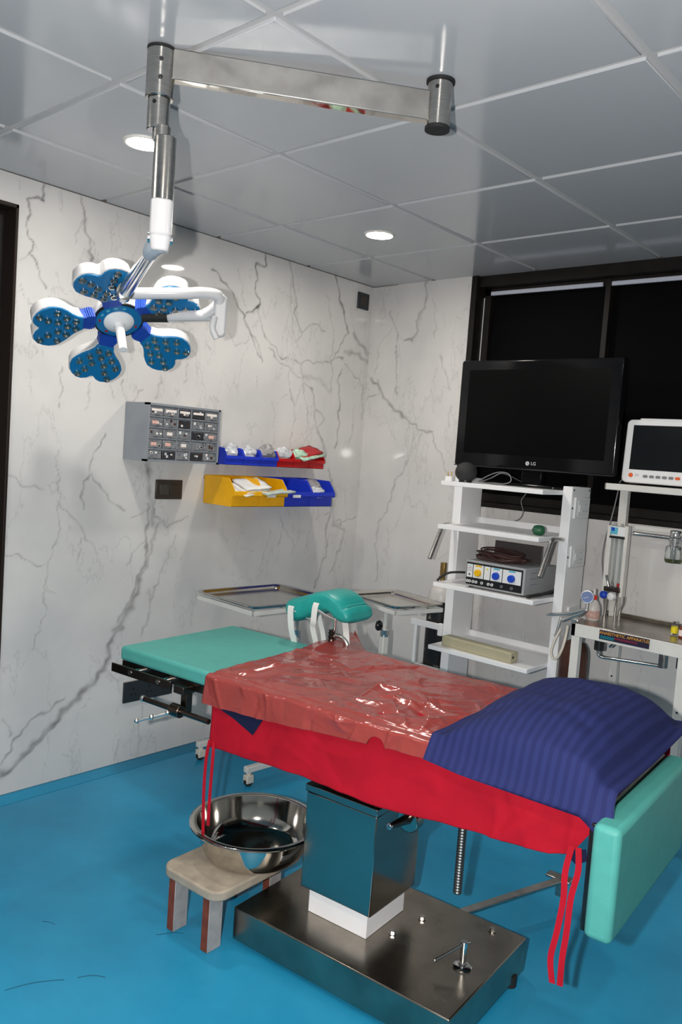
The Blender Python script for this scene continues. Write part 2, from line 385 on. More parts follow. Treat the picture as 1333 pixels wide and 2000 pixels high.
VL=[(6,0.8,(-1.999,2.406,-1.999,2.354,-2.027,2.352,-2.061,2.337,-2.058,2.247)),
(5,0.6,(-2.058,2.247,-2.051,2.197,-2.029,2.186,-2.043,2.154,-2.051,2.135,-2.019,2.101,-2.001,2.065,-1.980,2.010)),
(4,0.35,(-2.115,2.400,-2.095,2.356)),
(4,0.3,(-2.029,2.186,-2.009,2.161)),
(4,0.3,(-2.051,2.135,-2.080,2.105)),
(7,0.55,(-1.835,2.399,-1.828,2.335,-1.808,2.280,-1.799,2.252,-1.803,2.197,-1.780,2.159,-1.766,2.144)),
(4,0.3,(-1.799,2.252,-1.774,2.228,-1.775,2.185)),
(4,0.25,(-1.828,2.335,-1.853,2.222)),
(3,0.4,(-2.067,2.005,-2.039,1.947,-2.009,1.952)),
(3,0.3,(-2.014,1.805,-2.000,1.766)),
(4,0.4,(-1.900,1.719,-1.892,1.629,-1.897,1.586,-1.889,1.562)),
(4,0.35,(-1.761,1.674,-1.768,1.610,-1.783,1.568)),
(4,0.35,(-1.675,1.683,-1.634,1.623)),
(4,0.4,(-1.605,1.704,-1.593,1.627,-1.551,1.631,-1.515,1.688)),
(5,0.35,(-1.426,1.744,-1.415,1.705,-1.428,1.650)),
(3,0.3,(-1.285,1.830,-1.282,1.726)),
(3,0.25,(-1.254,1.882,-1.204,1.805,-1.225,1.733)),
(3,0.3,(-1.470,1.978,-1.388,1.965,-1.306,1.998)),
(5,0.7,(-1.156,2.271,-1.120,2.235,-1.040,2.187,-0.991,2.118,-0.944,2.080,-0.933,2.036,-0.892,1.996,-0.859,1.934,-0.817,1.882)),
(4,0.4,(-0.902,2.008,-0.844,1.970,-0.829,1.911,-0.817,1.879)),
(6,0.8,(-0.839,2.419,-0.833,2.353,-0.894,2.343,-0.891,2.249,-0.891,2.202,-0.853,2.179,-0.872,2.143,-0.936,2.095)),
(4,0.5,(-0.872,2.143,-0.853,2.082,-0.800,2.003,-0.729,1.959,-0.686,1.913,-0.638,1.930,-0.556,1.923,-0.312,1.951)),
(4,0.4,(-0.778,1.972,-0.694,1.894,-0.623,1.875,-0.548,1.835)),
(3,0.3,(-1.016,2.314,-0.972,2.200,-0.939,2.127)),
(7,0.45,(-0.664,2.411,-0.645,2.318,-0.619,2.261,-0.611,2.172,-0.576,2.122,-0.556,2.075)),
(10,0.2,(-0.664,2.411,-0.644,2.208,-0.609,2.046)),
(4,0.45,(-0.605,2.004,-0.551,2.076,-0.483,2.133,-0.441,2.137,-0.378,2.103)),
(4,0.35,(-0.382,2.299,-0.324,2.163,-0.300,2.049,-0.315,1.973,-0.296,1.901)),
(7,0.75,(-0.315,2.414,-0.284,2.318,-0.240,2.222,-0.194,2.125)),
(20,0.4,(-0.148,2.132,-0.070,2.075,-0.003,2.030)),
(22,0.35,(-0.206,2.025,-0.111,2.019,0.000,1.999)),
(5,0.5,(-0.194,2.125,-0.254,2.041,-0.303,1.967,-0.237,1.983,-0.215,1.994)),
(4,0.5,(-0.304,1.974,-0.302,1.907)),
(5,0.45,(-0.211,1.956,-0.136,1.920,-0.066,1.882,-0.030,1.831,-0.023,1.667)),
(4,0.4,(-0.541,1.921,-0.540,1.857,-0.503,1.804,-0.496,1.732,-0.452,1.605)),
(22,0.22,(-0.529,1.851,-0.423,1.849,-0.332,1.822,-0.302,1.796)),
(4,0.45,(-0.302,1.796,-0.293,1.871,-0.312,1.951)),
(5,0.5,(-0.505,1.825,-0.449,1.788,-0.406,1.689,-0.337,1.650,-0.386,1.595,-0.334,1.516,-0.314,1.434)),
(5,0.45,(-0.406,1.689,-0.409,1.608,-0.358,1.537,-0.309,1.434)),
(6,0.6,(-0.218,1.918,-0.250,1.846,-0.225,1.766,-0.218,1.652,-0.222,1.530,-0.229,1.484)),
(3,0.35,(-0.621,1.861,-0.624,1.776,-0.566,1.704,-0.571,1.596,-0.589,1.523,-0.570,1.474)),
(3,0.3,(-0.726,1.710,-0.711,1.600,-0.704,1.474)),
(3,0.3,(-0.705,1.691,-0.620,1.741)),
(3,0.3,(-0.523,1.794,-0.568,1.725)),
(3,0.3,(-0.439,1.584,-0.491,1.470)),
(4,0.3,(-0.093,1.747,-0.091,1.623,-0.126,1.504)),
(3,0.35,(-1.179,1.927,-1.144,1.900)),
(4,0.3,(-1.042,1.999,-0.995,1.948,-0.934,1.963,-0.923,1.998)),
(4,0.3,(-1.106,1.687,-1.079,1.660)),
(3,0.3,(-0.844,1.814,-0.829,1.755)),
(3,0.25,(-1.237,1.843,-1.199,1.773)),
(22,0.55,(-2.076,0.102,-2.032,0.122,-1.995,0.147,-1.936,0.205,-1.890,0.240,-1.843,0.273,-1.796,0.322,-1.747,0.351,-1.715,0.389,-1.651,0.434,-1.615,0.497,-1.609,0.552,-1.576,0.612,-1.550,0.642)),
(8,0.6,(-2.076,0.096,-1.995,0.139,-1.928,0.195,-1.850,0.255,-1.816,0.302)),
(28,0.5,(-1.578,0.637,-1.552,0.666,-1.512,0.711,-1.497,0.758,-1.475,0.789,-1.468,0.837)),
(9,0.5,(-1.579,0.669,-1.527,0.712,-1.495,0.807,-1.453,0.902,-1.439,0.983,-1.450,1.146,-1.452,1.186)),
(9,0.4,(-1.468,0.837,-1.431,0.933,-1.403,1.031,-1.397,1.088)),
(24,0.35,(-1.422,1.097,-1.427,1.162,-1.444,1.275,-1.468,1.363)),
(6,0.55,(-1.430,1.219,-1.444,1.284,-1.473,1.363)),
(5,0.5,(-1.418,1.187,-1.409,1.113,-1.349,1.104,-1.336,1.070,-1.378,1.096,-1.397,1.080)),
(5,0.4,(-1.336,1.070,-1.277,1.103,-1.210,1.115)),
(5,0.35,(-1.278,1.044,-1.318,0.953,-1.353,0.871,-1.397,0.782,-1.411,0.701,-1.433,0.595)),
(9,0.2,(-1.416,0.784,-1.406,0.700,-1.438,0.587)),
(5,0.55,(-1.688,1.469,-1.724,1.406,-1.748,1.315,-1.772,1.216,-1.769,1.163)),
(4,0.5,(-1.748,1.303,-1.647,1.202,-1.562,1.139)),
(4,0.4,(-1.533,1.115,-1.460,1.154)),
(4,0.35,(-1.451,1.016,-1.505,0.969,-1.529,0.906)),
(5,0.4,(-2.098,1.294,-2.053,1.263,-1.992,1.243,-1.938,1.233)),
(4,0.35,(-1.889,1.186,-1.813,1.126,-1.759,1.057,-1.686,0.962)),
(3,0.3,(-1.758,1.034,-1.787,0.952,-1.788,0.891)),
(4,0.35,(-1.892,1.398,-1.890,1.281,-1.868,1.090,-1.899,0.994,-1.915,0.914,-1.924,0.848,-1.914,0.735,-1.946,0.664,-1.954,0.591)),
(4,0.4,(-2.099,0.989,-2.040,0.972,-1.963,0.939,-1.928,0.933)),
(4,0.3,(-1.916,0.847,-1.882,0.811)),
(6,0.5,(-2.078,0.141,-2.043,0.192,-2.000,0.256,-1.956,0.300,-1.902,0.319,-1.807,0.374)),
(4,0.4,(-2.085,0.322,-2.040,0.295,-2.031,0.256)),
(4,0.35,(-1.612,0.448,-1.553,0.381)),
(5,0.3,(-1.417,0.257,-1.428,0.124,-1.436,0.024)),
(4,0.35,(-1.538,0.123,-1.541,0.024)),
(4,0.3,(-1.354,0.125,-1.379,0.053)),
(4,0.25,(-1.803,0.127,-1.749,0.075,-1.742,0.009)),
(3,0.25,(-2.046,1.446,-2.030,1.419)),
(9,0.45,(-0.279,1.369,-0.250,1.308,-0.229,1.162,-0.253,1.062,-0.248,0.907,-0.292,0.786,-0.318,0.710)),
(8,0.3,(-0.209,1.193,-0.208,1.069,-0.096,1.020,-0.153,0.879,-0.201,0.788)),
(4,0.5,(-0.175,1.092,-0.139,1.084,-0.130,1.052,-0.190,1.069)),
(4,0.4,(-0.137,1.068,-0.080,1.091,-0.008,1.098)),
(3,0.4,(-0.216,1.147,-0.304,1.117,-0.347,1.102)),
(4,0.3,(-0.644,1.135,-0.597,1.062,-0.528,0.986,-0.493,0.941)),
(4,0.3,(-0.594,1.032,-0.618,0.960)),
(3,0.25,(-1.018,1.043,-0.961,0.987)),
(3,0.22,(-0.887,0.971,-0.791,0.932)),
(3,0.25,(-0.686,1.049,-0.745,0.837)),
(4,0.4,(-0.220,1.562,-0.235,1.492)),
(5,0.45,(-0.360,1.553,-0.314,1.481,-0.295,1.406)),
]
VB=[(9,0.5,(0.378,2.412,0.381,2.267,0.348,2.250,0.330,2.141,0.299,2.101,0.259,2.098)),
(16,0.22,(0.381,2.321,0.341,2.150)),
(4,0.55,(0.130,2.263,0.178,2.194,0.197,2.147,0.203,2.043,0.217,1.921,0.225,1.808)),
(3,0.3,(0.197,2.147,0.259,2.098)),
(3,0.3,(0.092,2.341,0.090,2.227)),
(5,0.22,(0.161,2.186,0.064,2.057,0.064,1.922)),
(10,0.5,(0.022,1.903,0.089,1.855,0.104,1.826,0.210,1.741,0.325,1.659)),
(5,0.5,(0.085,1.893,0.110,1.826)),
(6,0.6,(0.325,1.659,0.409,1.625,0.490,1.605)),
(4,0.4,(0.008,1.782,0.093,1.816)),
(4,0.4,(0.490,1.605,0.529,1.538,0.591,1.460,0.609,1.388,0.647,1.328)),
(4,0.35,(0.320,1.650,0.320,1.528)),
(4,0.35,(0.369,1.623,0.370,1.549,0.332,1.463,0.305,1.376,0.255,1.334,0.247,1.238)),
(4,0.35,(0.415,1.616,0.395,1.531,0.364,1.492)),
(6,0.35,(0.347,1.492,0.311,1.376,0.261,1.339,0.252,1.248,0.212,1.158,0.159,1.065,0.150,0.966,0.179,0.921,0.181,0.764)),
(4,0.3,(0.432,2.317,0.463,2.109)),
(3,0.25,(0.516,2.240,0.524,2.151)),
(5,0.35,(0.505,2.017,0.560,1.900,0.587,1.837)),
(3,0.2,(0.142,1.692,0.239,1.562)),
(12,0.2,(0.596,1.748,0.600,1.649)),
(3,0.2,(0.419,1.754,0.427,1.671)),
(4,0.2,(0.648,0.993,0.587,0.939)),
]
# ------------------------------------------------------------------ room shell
RX, FY = 3.95, -4.7
b = MB(); b.box(-.3, RX, FY, .3, -.06, 0); fl_ = struct(b.build('floor', 'floor'))
b = MB(); b.grid(2, 9, lambda u, v: V3((.055*math.sin(v*PI/2)**1.0, FY+(0-FY)*u, .055*(1-math.sin(v*PI/2)**.5 if False else (1-math.sin(v*PI/2))*.35)+.0004)))
b.build('floor_coving', 'floor', fl_, solid=.0008, off=1)
for pts in (((.905, -2.62), (.93, -2.57), (.955, -2.545)), ((1.08, -2.585), (1.10, -2.52), (1.13, -2.47), (1.145, -2.45)), ((.86, -2.36), (.88, -2.345), (.90, -2.34)), ((1.14, -2.15), (1.17, -2.10), (1.19, -2.085)), ((1.16, -2.42), (1.18, -2.385), (1.21, -2.365))):
    b = MB(); b.ribbon(smooth_path([(x, y, .0004) for x, y in pts], 4), .0028, (.8, -.6, 0), .0002); b.build('floor_scratch', M['floor_scratch'], fl_)

def vein_field(A, B, veins):
    # distance to the vein centre lines (metres), lightly wandered so edges look natural
    out = np.zeros_like(A)
    wa = .007*np.sin(A*37+np.sin(B*29)*2)+.0035*np.sin(A*91+B*73)+.002*np.sin(B*190+A*50)
    wb = .007*np.sin(B*33+np.sin(A*41)*2)+.0035*np.sin(B*83-A*67)
    A2, B2 = A+wa, B+wb
    br = .75+.25*np.sin(A*53+B*31)*np.sin(B*47-A*23)
    for w, st, pts in veins:
        w = w*.001*(.75 if w < 12 else .52); d2 = np.full_like(A, 9.)
        P = [(pts[i], pts[i+1]) for i in range(0, len(pts), 2)]
        for (a0, b0), (a1, b1) in zip(P[:-1], P[1:]):
            da, db = a1-a0, b1-b0; L = da*da+db*db+1e-9
            t = np.clip(((A2-a0)*da+(B2-b0)*db)/L, 0, 1)
            d2 = np.minimum(d2, (A2-a0-t*da)**2+(B2-b0-t*db)**2)
        out = np.maximum(out, min(1, st*1.2)*br*np.exp(-d2/(w*w)))
    return np.clip(out, 0, 1)

def wall_grid(name, us, vs, P, veins, m):      # dense sheet u x v with a vein attribute
    nu, nv = len(us), len(vs); U, Wv = np.meshgrid(us, vs, indexing='ij')
    co = P(U, Wv).reshape(-1, 3)
    idx = np.arange(nu*nv).reshape(nu, nv)
    q = np.stack([idx[:-1, :-1], idx[1:, :-1], idx[1:, 1:], idx[:-1, 1:]], -1).reshape(-1, 4)
    me = bpy.data.meshes.new(name); me.vertices.add(len(co)); me.vertices.foreach_set('co', co.ravel().astype(np.float32))
    me.loops.add(q.size); me.loops.foreach_set('vertex_index', q.ravel().astype(np.int32))
    me.polygons.add(len(q)); me.polygons.foreach_set('loop_start', np.arange(0, q.size, 4, dtype=np.int32))
    me.update(calc_edges=True); me.validate()
    at = me.attributes.new('vein', 'FLOAT', 'POINT'); at.data.foreach_set('value', vein_field(U, Wv, veins).ravel().astype(np.float32))
    me.materials.append(M[m]); o = bpy.data.objects.new(name, me); C.objects.link(o); return o

wl = struct(wall_grid('wall_left', np.linspace(-2.10, 0, 351), np.linspace(0, H, 403),
       lambda U, Wv: np.stack([np.zeros_like(U), U, Wv], -1), VL, 'marble'))
# remainder of the left wall around the doorway, and its thickness
b = MB(); b.box(-.12, 0, FY, -3.2, 0, H+.02); b.box(-.12, 0, -3.2, -2.10, 2.30, H+.02); b.box(-.12, -.002, -2.10, .3, -.02, H+.02)
b.build('wall_slab', 'wall_paint', wl)
BW = math.tan(math.radians(1.9))
wb_ = struct(wall_grid('wall_back', np.linspace(0, .69, 116), np.linspace(0, H, 403),
       lambda U, Wv: np.stack([U, -U*BW, Wv], -1), VB, 'marble'))
b = MB(); b.box(.69, RX, 0, .12, 0, 1.245); b.box(.69, RX, .10, .12, 2.375, H+.02); b.box(-.12, .69, .002, .12, -.02, H+.02)
b.build('wall_lower_panel', 'marble', wb_)
b = MB(); b.box(RX, RX+.1, FY, .2, 0, H+.02); struct(b.build('wall_right', 'wall_paint'))
b = MB(); b.box(-.12, RX+.1, FY-.1, FY, 0, H+.02); struct(b.build('wall_front', 'wall_paint'))
# thin tile joints of the back wall under the window
b = MB()
for x in (.98, 1.30): b.box(x, x+.003, -.0006, .001, 0, 1.24)
b.build('tile_joint', 'ceil_bar', wb_)

# ceiling: lay-in panels hanging a little below the bars
b = MB(); g = .013
xs = [0]+[.4239+.6*i for i in range(6)]+[RX]; ys = [0]+[-.5446-.6*i for i in range(7)]+[FY]
for x0, x1 in zip(xs[:-1], xs[1:]):
    for y1, y0 in zip(ys[:-1], ys[1:]):
        b.box(x0+(g if x0 > 0 else .001), x1-(g if x1 < RX else .001), y0+(g if y0 > FY else .001), y1-(g if y1 < 0 else .001), H, H+.016)
ce = struct(b.build('ceiling', 'ceil_tile', bevel=.0012, seg=1))
b = MB(); b.box(-.12, RX+.1, FY-.1, .2, H+.008, H+.03); b.build('ceiling_bars', 'ceil_bar', ce)
b = MB(); b.box(-.001, .006, -4.6, 0, H-.002, H+.01); b.box(0, .7, -.006, .001, H-.002, H+.01); struct(b.build('trim_1', mat('shadow_gap', srgb(96, 92, 88), .6)))

# window: black frame, blackout panes
w = bpy.data.objects.new('window_1', None); C.objects.link(w); struct(w)
b = MB(); b.box(.69, RX, -.004, .10, 1.245, 1.272); b.box(.69, RX, -.004, .10, 2.355, H-.001); b.box(.672, .705, -.030, .10, 1.245, H-.001)
b.box(.70, RX, .02, .075, 1.272, 1.315); b.box(.705, .745, .05, .10, 1.27, 2.36); b.box(.70, RX, .05, .10, 2.32, 2.36)
b.build('window_frame', 'frame_black', w, bevel=.002, seg=1)
for x in (1.355, 2.0, 2.65, 3.3):
    b = MB(); b.box(x, x+.028, .045, .095, 1.27, 2.36); b.build('mullion', 'frame_black', w, bevel=.002, seg=1)
for x0, x1 in ((.745, 1.355), (1.383, 2.0), (2.028, 2.65), (2.678, 3.3), (3.328, RX)):
    b = MB(); b.box(x0, x1, .085, .095, 1.27, 2.35); b.build('pane', 'window_black', w)
    b = MB(); b.box(x0+.005, x1-.01, .034, .048, 2.318, 2.338); b.build('blind_rail', 'blind_rail', w, bevel=.003)
b = MB(); b.box(.7065, .7095, .046, .05, 1.9, 2.31); b.build('light_gap_strip', 'white_plastic', w)  # white strip painted in for the light showing at the window edge

# dark doorway in the left wall
d = bpy.data.objects.new('door_1', None); C.objects.link(d); struct(d); d.location = (0, -2.1, 0)
b = MB(); b.box(-.12, .012, -.012, .0, 0, 2.30); b.box(-.12, .012, -1.1, -1.085, 0, 2.30); b.box(-.12, .012, -1.1, 0, 2.285, 2.30)
b.build('door_frame', mat('door_frame_brown', (.02, .013, .01, 1), .45, spec=.3), d, bevel=.002, seg=1)
b = MB(); b.box(-.115, -.075, -1.085, -.012, .004, 2.285); b.build('door_leaf', 'frame_black', d)
b = MB(); b.cyl((-.075, -.98, 1.0), (-.03, -.98, 1.0), .01); b.cyl((-.035, -.98, 1.0), (-.035, -.86, 1.0), .009); b.build('door_handle', 'steel', d)

# ------------------------------------------------------------------ downlights
def downlight(x, y, label, grp):
    t = thing('downlight', label, 'ceiling light', (x, y, H), group=grp)
    b = MB(); b.lathe([(.055, -.001), (.057, -.006), (.064, -.006), (.067, 0)], n=40); b.build('trim_ring', 'trim_white', t)
    b = MB(); b.cyl((0, 0, -.004), (0, 0, -.0015), .056, n=40); b.build('diffuser', 'led_glow', t)
downlight(.712, -2.045, 'round recessed ceiling light partly behind the steel drop pole of the surgical lamp', 'recessed downlights')
downlight(.724, -.852, 'round recessed ceiling light glowing above the corner, clear of the lamp arm', 'recessed downlights')
for x, y in ((2.524, -3.245), (.724, -3.245), (3.1, -2.045)):  # unseen lamps, added to light the near part of the room
    downlight(x, y, 'added round ceiling light out of view, filling the near part of the room', 'added fill downlights out of view')

# ------------------------------------------------------------------ surgical lamp
lamp = thing('surgical_lamp', 'five petal blue and white surgical lamp on a jointed steel ceiling arm', 'surgical lamp', (0, 0, 0))
hub = V3((1.757, -1.895, 0)); lh = V3((1.285, -2.396, 0))
b = MB(); b.cyl(hub+V3((0, 0, 2.297)), hub+V3((0, 0, 2.404)), .031, n=36)
b.build('ceiling_hub', 'steel', lamp, bevel=.001, seg=1)
b = MB(); b.cyl(hub+V3((0, 0, 2.404)), hub+V3((0, 0, H)), .036, n=36); b.build('hub_flange', 'rubber', lamp)
b = MB(); b.cyl(hub+V3((0, 0, 2.289)), hub+V3((0, 0, 2.297)), .0315, n=36); b.build('hub_cap', 'rubber', lamp)
def screw(p, d, r=.005, nm='screw'):
    b = MB(); p = V3(p); d = V3(d).normalized(); b.cyl(p-d*.002, p+d*.001, r, n=14); b.build(nm, 'black', lamp)
cd = (V3((3.02, -3.6, 0))-lh).normalized()
screw(hub+V3((.012, -.0288, 2.385)), (.012, -.0288, 0))
ad = (lh-hub).normalized(); sd = V3((-ad.y, ad.x, 0))
b = MB()
A0, A1 = hub+ad*.026+V3((0, 0, 2.344)), lh-ad*.028+V3((0, 0, 2.372))
vs = []
for p in (A0, A1):
    vs.append([b.bm.verts.new(p+sd*(sx*.015)+V3((0, 0, sz*.036))) for sx, sz in ((-1, -1), (1, -1), (1, 1), (-1, 1))])
b.bridge(vs[0], vs[1]); b.face(vs[0][::-1]); b.face(vs[1])
b.build('horizontal_arm', 'arm_steel', lamp, bevel=.003)
b = MB(); vs = []
for p in (A0, A1):
    vs.append([b.bm.verts.new(p+sd*(sx*.0135)+V3((0, 0, -.0362+sz*.0004))) for sx, sz in ((-1, -1), (1, -1), (1, 1), (-1, 1))])
b.bridge(vs[0], vs[1]); b.face(vs[0][::-1]); b.face(vs[1]); b.build('arm_underside', 'polished_steel', lamp)
b = MB(); b.cyl(lh+V3((0, 0, 2.29)), lh+V3((0, 0, 2.402)), .034, n=40); b.build('pivot_hub', 'steel', lamp, bevel=.0015, seg=1)
b = MB(); b.cyl(lh+V3((0, 0, 2.402)), lh+V3((0, 0, 2.4085)), .0345, n=40); b.build('pivot_cap', 'rubber', lamp)
b = MB(); b.cyl(lh+V3((0, 0, 2.215)), lh+V3((0, 0, 2.29)), .027, n=36); b.build('pivot_sleeve', 'steel', lamp, bevel=.0015, seg=1)
for z in (2.372, 2.33): screw(lh+cd*.034+V3((0, 0, z)), cd, .0055)
cs = (cd+V3((-cd.y, cd.x, 0))*(.6)).normalized(); cs = (cd-V3((.5, .5, 0))*.6).normalized()
screw(lh+cs*.027+V3((0, 0, 2.275)), cs, .005)
pp = V3((1.311, -2.390, 0))
b = MB(); b.cyl(pp+V3((0, 0, 2.045)), pp+V3((0, 0, 2.196)), .0268, n=40); b.build('drop_pole', 'steel', lamp, bevel=.0015, seg=1)
b = MB(); b.cyl(pp*.5+lh*.5+V3((0, 0, 2.19)), pp*.5+lh*.5+V3((0, 0, 2.222)), .022, n=30); b.build('swivel_joint', 'steel', lamp)
# white elbow cover
E0 = V3((1.276, -2.386, 1.935)); F0 = V3((.646, -2.047, 1.940)); sdir = (F0-E0).normalized()
b = MB(); ex = V3((cd.y, -cd.x, 0)); ex = V3((-cd.y, cd.x, 0))
b.prism(rrect(-.027, .027, -.027, .027, .018), 1.962, 2.047, o=pp, ex=ex, ey=cd)
b.prism(rrect(-.027, .027, -.027, .027, .018), 1.962, 1.925, o=pp, ex=ex, ey=cd, sc=.78)
b.build('elbow_cover', 'lamp_white', lamp, bevel=.004)
b = MB(); q = pp+V3((0, 0, 1.955)); b.cyl(q-ex*.030, q+ex*.030, .012, n=20); b.build('elbow_bolt', 'chrome', lamp)
b = MB(); b.tube([pp+V3((0, 0, 1.945)), E0+V3((0, 0, .002)), E0+sdir*.05], .02, n=20, rr=[.022, .022, .019]); b.build('elbow_socket', mat('shaded_white_cover', srgb(170, 182, 194), .35), lamp)  # grey-blue colour carries the shade under the white elbow
b = MB(); b.tube([E0+sdir*.02, E0+sdir*.4, F0], .02, n=28, rr=[.0172, .0205, .0235]); b.build('spring_arm', 'chrome', lamp)
b = MB(); b.tube([F0-sdir*.035, F0+sdir*.03], .028, n=28); b.build('arm_collar', 'chrome', lamp)
# yoke: white tube out, back and down to the lamp head
yk = smooth_path([(.646, -2.033, 1.941), (.701, -1.972, 1.949), (.761, -1.892, 1.960), (.794, -1.835, 1.970), (.812, -1.79, 1.968), (.800, -1.772, 1.948), (.765, -1.771, 1.927), (.735, -1.780, 1.911)], 5)
b = MB(); b.tube(yk, .019, n=18); b.build('yoke_tube', 'lamp_white', lamp)
b = MB(); b.tube([(.747, -1.762, 1.910), (.60, -1.836, 1.903)], .019, n=18); b.build('yoke_lower_tube', 'lamp_white', lamp)
b = MB(); b.tube([(.602, -1.836, 1.902), (.535, -1.895, 1.896)], .0205, n=18); b.build('yoke_black_sleeve', 'rubber', lamp)
b = MB(); K = V3((.800, -1.765, 1.918)); kx = V3((.65, .74, .05)).normalized(); kz = V3((0, 0, 1))
b.prism(rrect(-.018, .022, -.085, .055, .017), -.022, .022, o=K, ex=kx, ey=kz, ez=kx.cross(kz)); b.build('brake_cover', 'lamp_white', lamp, bevel=.006)
b = MB(); b.tube(smooth_path([K+kx*(-.012)+V3((0, 0, -.02))+V3((.012, -.016, 0)), K+kx*(-.02)+V3((.02, -.02, -.06)), K+kx*(-.004)+V3((.02, -.02, -.095))], 5), .011, n=12)
b.build('brake_lever', 'lamp_white', lamp)
# head
hc = V3((.473, -1.951, 1.877)); hn = V3((.55, -.182, -.815)).normalized(); h1 = V3((.638, .722, .268)); h1 = (h1-hn*h1.dot(hn)).normalized(); h2 = hn.cross(h1)
b = MB(); b.lathe([(0, -.062), (.05, -.06), (.083, -.04), (.088, -.012), (.086, -.002), (0, -.002)], hc, hn, n=48); b.build('head_housing', 'lamp_white', lamp)
b = MB(); b.lathe([(.086, -.004), (.086, .004), (.079, .006), (.078, -.001)], hc, hn, n=48); b.build('head_rim', 'black', lamp)
b = MB(); b.lathe([(.079, 0), (.079, .005), (.05, .008), (.05, 0)], hc, hn, n=48); b.build('face_ring', 'lamp_blue', lamp)
for k, a in enumerate((60, 85, 110, 135, 160, 215, 320)):
    b = MB(); a = math.radians(a); p = hc+h1*(.065*math.cos(a))+h2*(.065*math.sin(a)); tx = h2*math.cos(a)-h1*math.sin(a); ty = tx.cross(hn)
    b.prism([(-.006, -.0035), (.006, -.0035), (.006, .0035), (-.006, .0035)], .0064, .0074, o=p, ex=tx, ey=ty, ez=hn); b.build('ring_symbol', 'packet_red' if k > 3 else 'cyan', lamp)
b = MB(); b.lathe([(.052, .004), (.052, .012), (.046, .018), (.020, .026), (.0165, .032), (.0155, .10), (.0145, .135), (.0, .137)], hc, hn, n=40); b.build('handle', 'white_plastic', lamp)
half = [(.122, .031), (.14, .037), (.158, .052), (.176, .072), (.196, .088), (.218, .097), (.242, .098), (.264, .090), (.282, .074), (.293, .055), (.295, .037), (.288, .018), (.275, .004)]
outline = [(x, -y) for x, y in half]+[(x, y) for x, y in half[::-1]]
lens_uv = [(.150, -.018), (.150, .018), (.182, -.040), (.178, 0), (.182, .042), (.212, -.068), (.210, -.024), (.210, .022), (.212, .068), (.245, -.078), (.243, -.038), (.243, .036), (.245, .078), (.270, -.056), (.270, .056)]
lens_uv = [lens_uv[i] for i in (0, 1, 2, 3, 4, 5, 6, 7, 8, 10, 11, 13, 14)]
b = MB(); b.lathe([(0, .0015), (.004, .0015), (.0095, .0075), (.0125, .0075), (.0131, 0)], n=22); lens0 = b.build('led_lens', mat('lens_reflector', (.6, .58, .55, 1), .1, 1), None)
b = MB(); b.lathe([(.0, .0095), (.0028, .008), (.0035, .002)], n=12); dot0 = b.build('led_chip', 'chrome', None)
lens_me, dot_me = lens0.data, dot0.data; bpy.data.objects.remove(lens0); bpy.data.objects.remove(dot0)
for k in range(5):
    a = math.radians(162-72*k); er0 = h1*math.cos(a)+h2*math.sin(a); et = hn.cross(er0); tl = math.radians(10); er = er0*math.cos(tl)+hn*math.sin(tl); pn_ = hn*math.cos(tl)-er0*math.sin(tl)
    dr = .004
    b = MB(); b.prism(outline, -.004, -.05, o=hc, ex=er, ey=et, ez=pn_, sc=.93, c=(.21, 0)); pet = b.build('petal', 'lamp_white', lamp, bevel=.006, ang=50)
    b = MB(); b.prism([(x-.004 if x > .2 else x+.002, y*.965) for x, y in outline], -.005, .0015, o=hc, ex=er, ey=et, ez=pn_); b.build('petal_face', 'lamp_blue', pet, bevel=.001, seg=1)
    b = MB()
    for i in range(6):
        x0 = .083+i*.0072; wdt = .030+.003*math.sin(i)
        b.prism(rrect(x0, x0+.006, -wdt, wdt, .002, 2), -.044, .0, o=hc, ex=er, ey=et, ez=pn_)
    b.prism([(.08, -.027), (.128, -.027), (.128, .027), (.08, .027)], -.041, -.003, o=hc, ex=er, ey=et, ez=pn_)
    b.build('petal_neck', 'neck_blue', lamp)
    for u, v in lens_uv:
        l = bpy.data.objects.new('led_lens', lens_me); C.objects.link(l); l.parent = pet
        l.matrix_local = basis(hc+er*u+et*v+pn_*.001, er, et, pn_)
        q = bpy.data.objects.new('led_chip', dot_me); C.objects.link(q); q.parent = pet; q.matrix_local = l.matrix_local.copy()

# ------------------------------------------------------------------ wall storage
cab = thing('drawer_cabinet', 'grey steel wall cabinet of small clear parts drawers', 'drawer cabinet', (0, 0, 0))
y0, y1, z0, z1, dx = -1.591, -1.205, 1.374, 1.618, .17
b = MB(); b.box(.003, dx-.03, y0, y1, z0, z1)
t_ = .009
b.box(dx-.03, dx, y0, y0+t_, z0, z1); b.box(dx-.03, dx, y1-t_, y1, z0, z1); b.box(dx-.03, dx, y0, y1, z0, z0+t_); b.box(dx-.03, dx, y0, y1, z1-t_, z1)
cw = [.0, .396, .59, 1.0]; iy = y1-y0-2*t_; ih = (z1-z0-2*t_)/5
for c_ in cw[1:-1]: b.box(dx-.03, dx-.002, y0+t_+iy*c_-.002, y0+t_+iy*c_+.002, z0+t_, z1-t_)
for r_ in range(1, 5): b.box(dx-.03, dx-.002, y0+t_, y1-t_, z0+t_+ih*r_-.002, z0+t_+ih*r_+.002)
b.build('cabinet_body', 'cab_grey', cab)
rnd = random.Random(3)
edges = [0, .198, .396, .59, .795, 1.0]
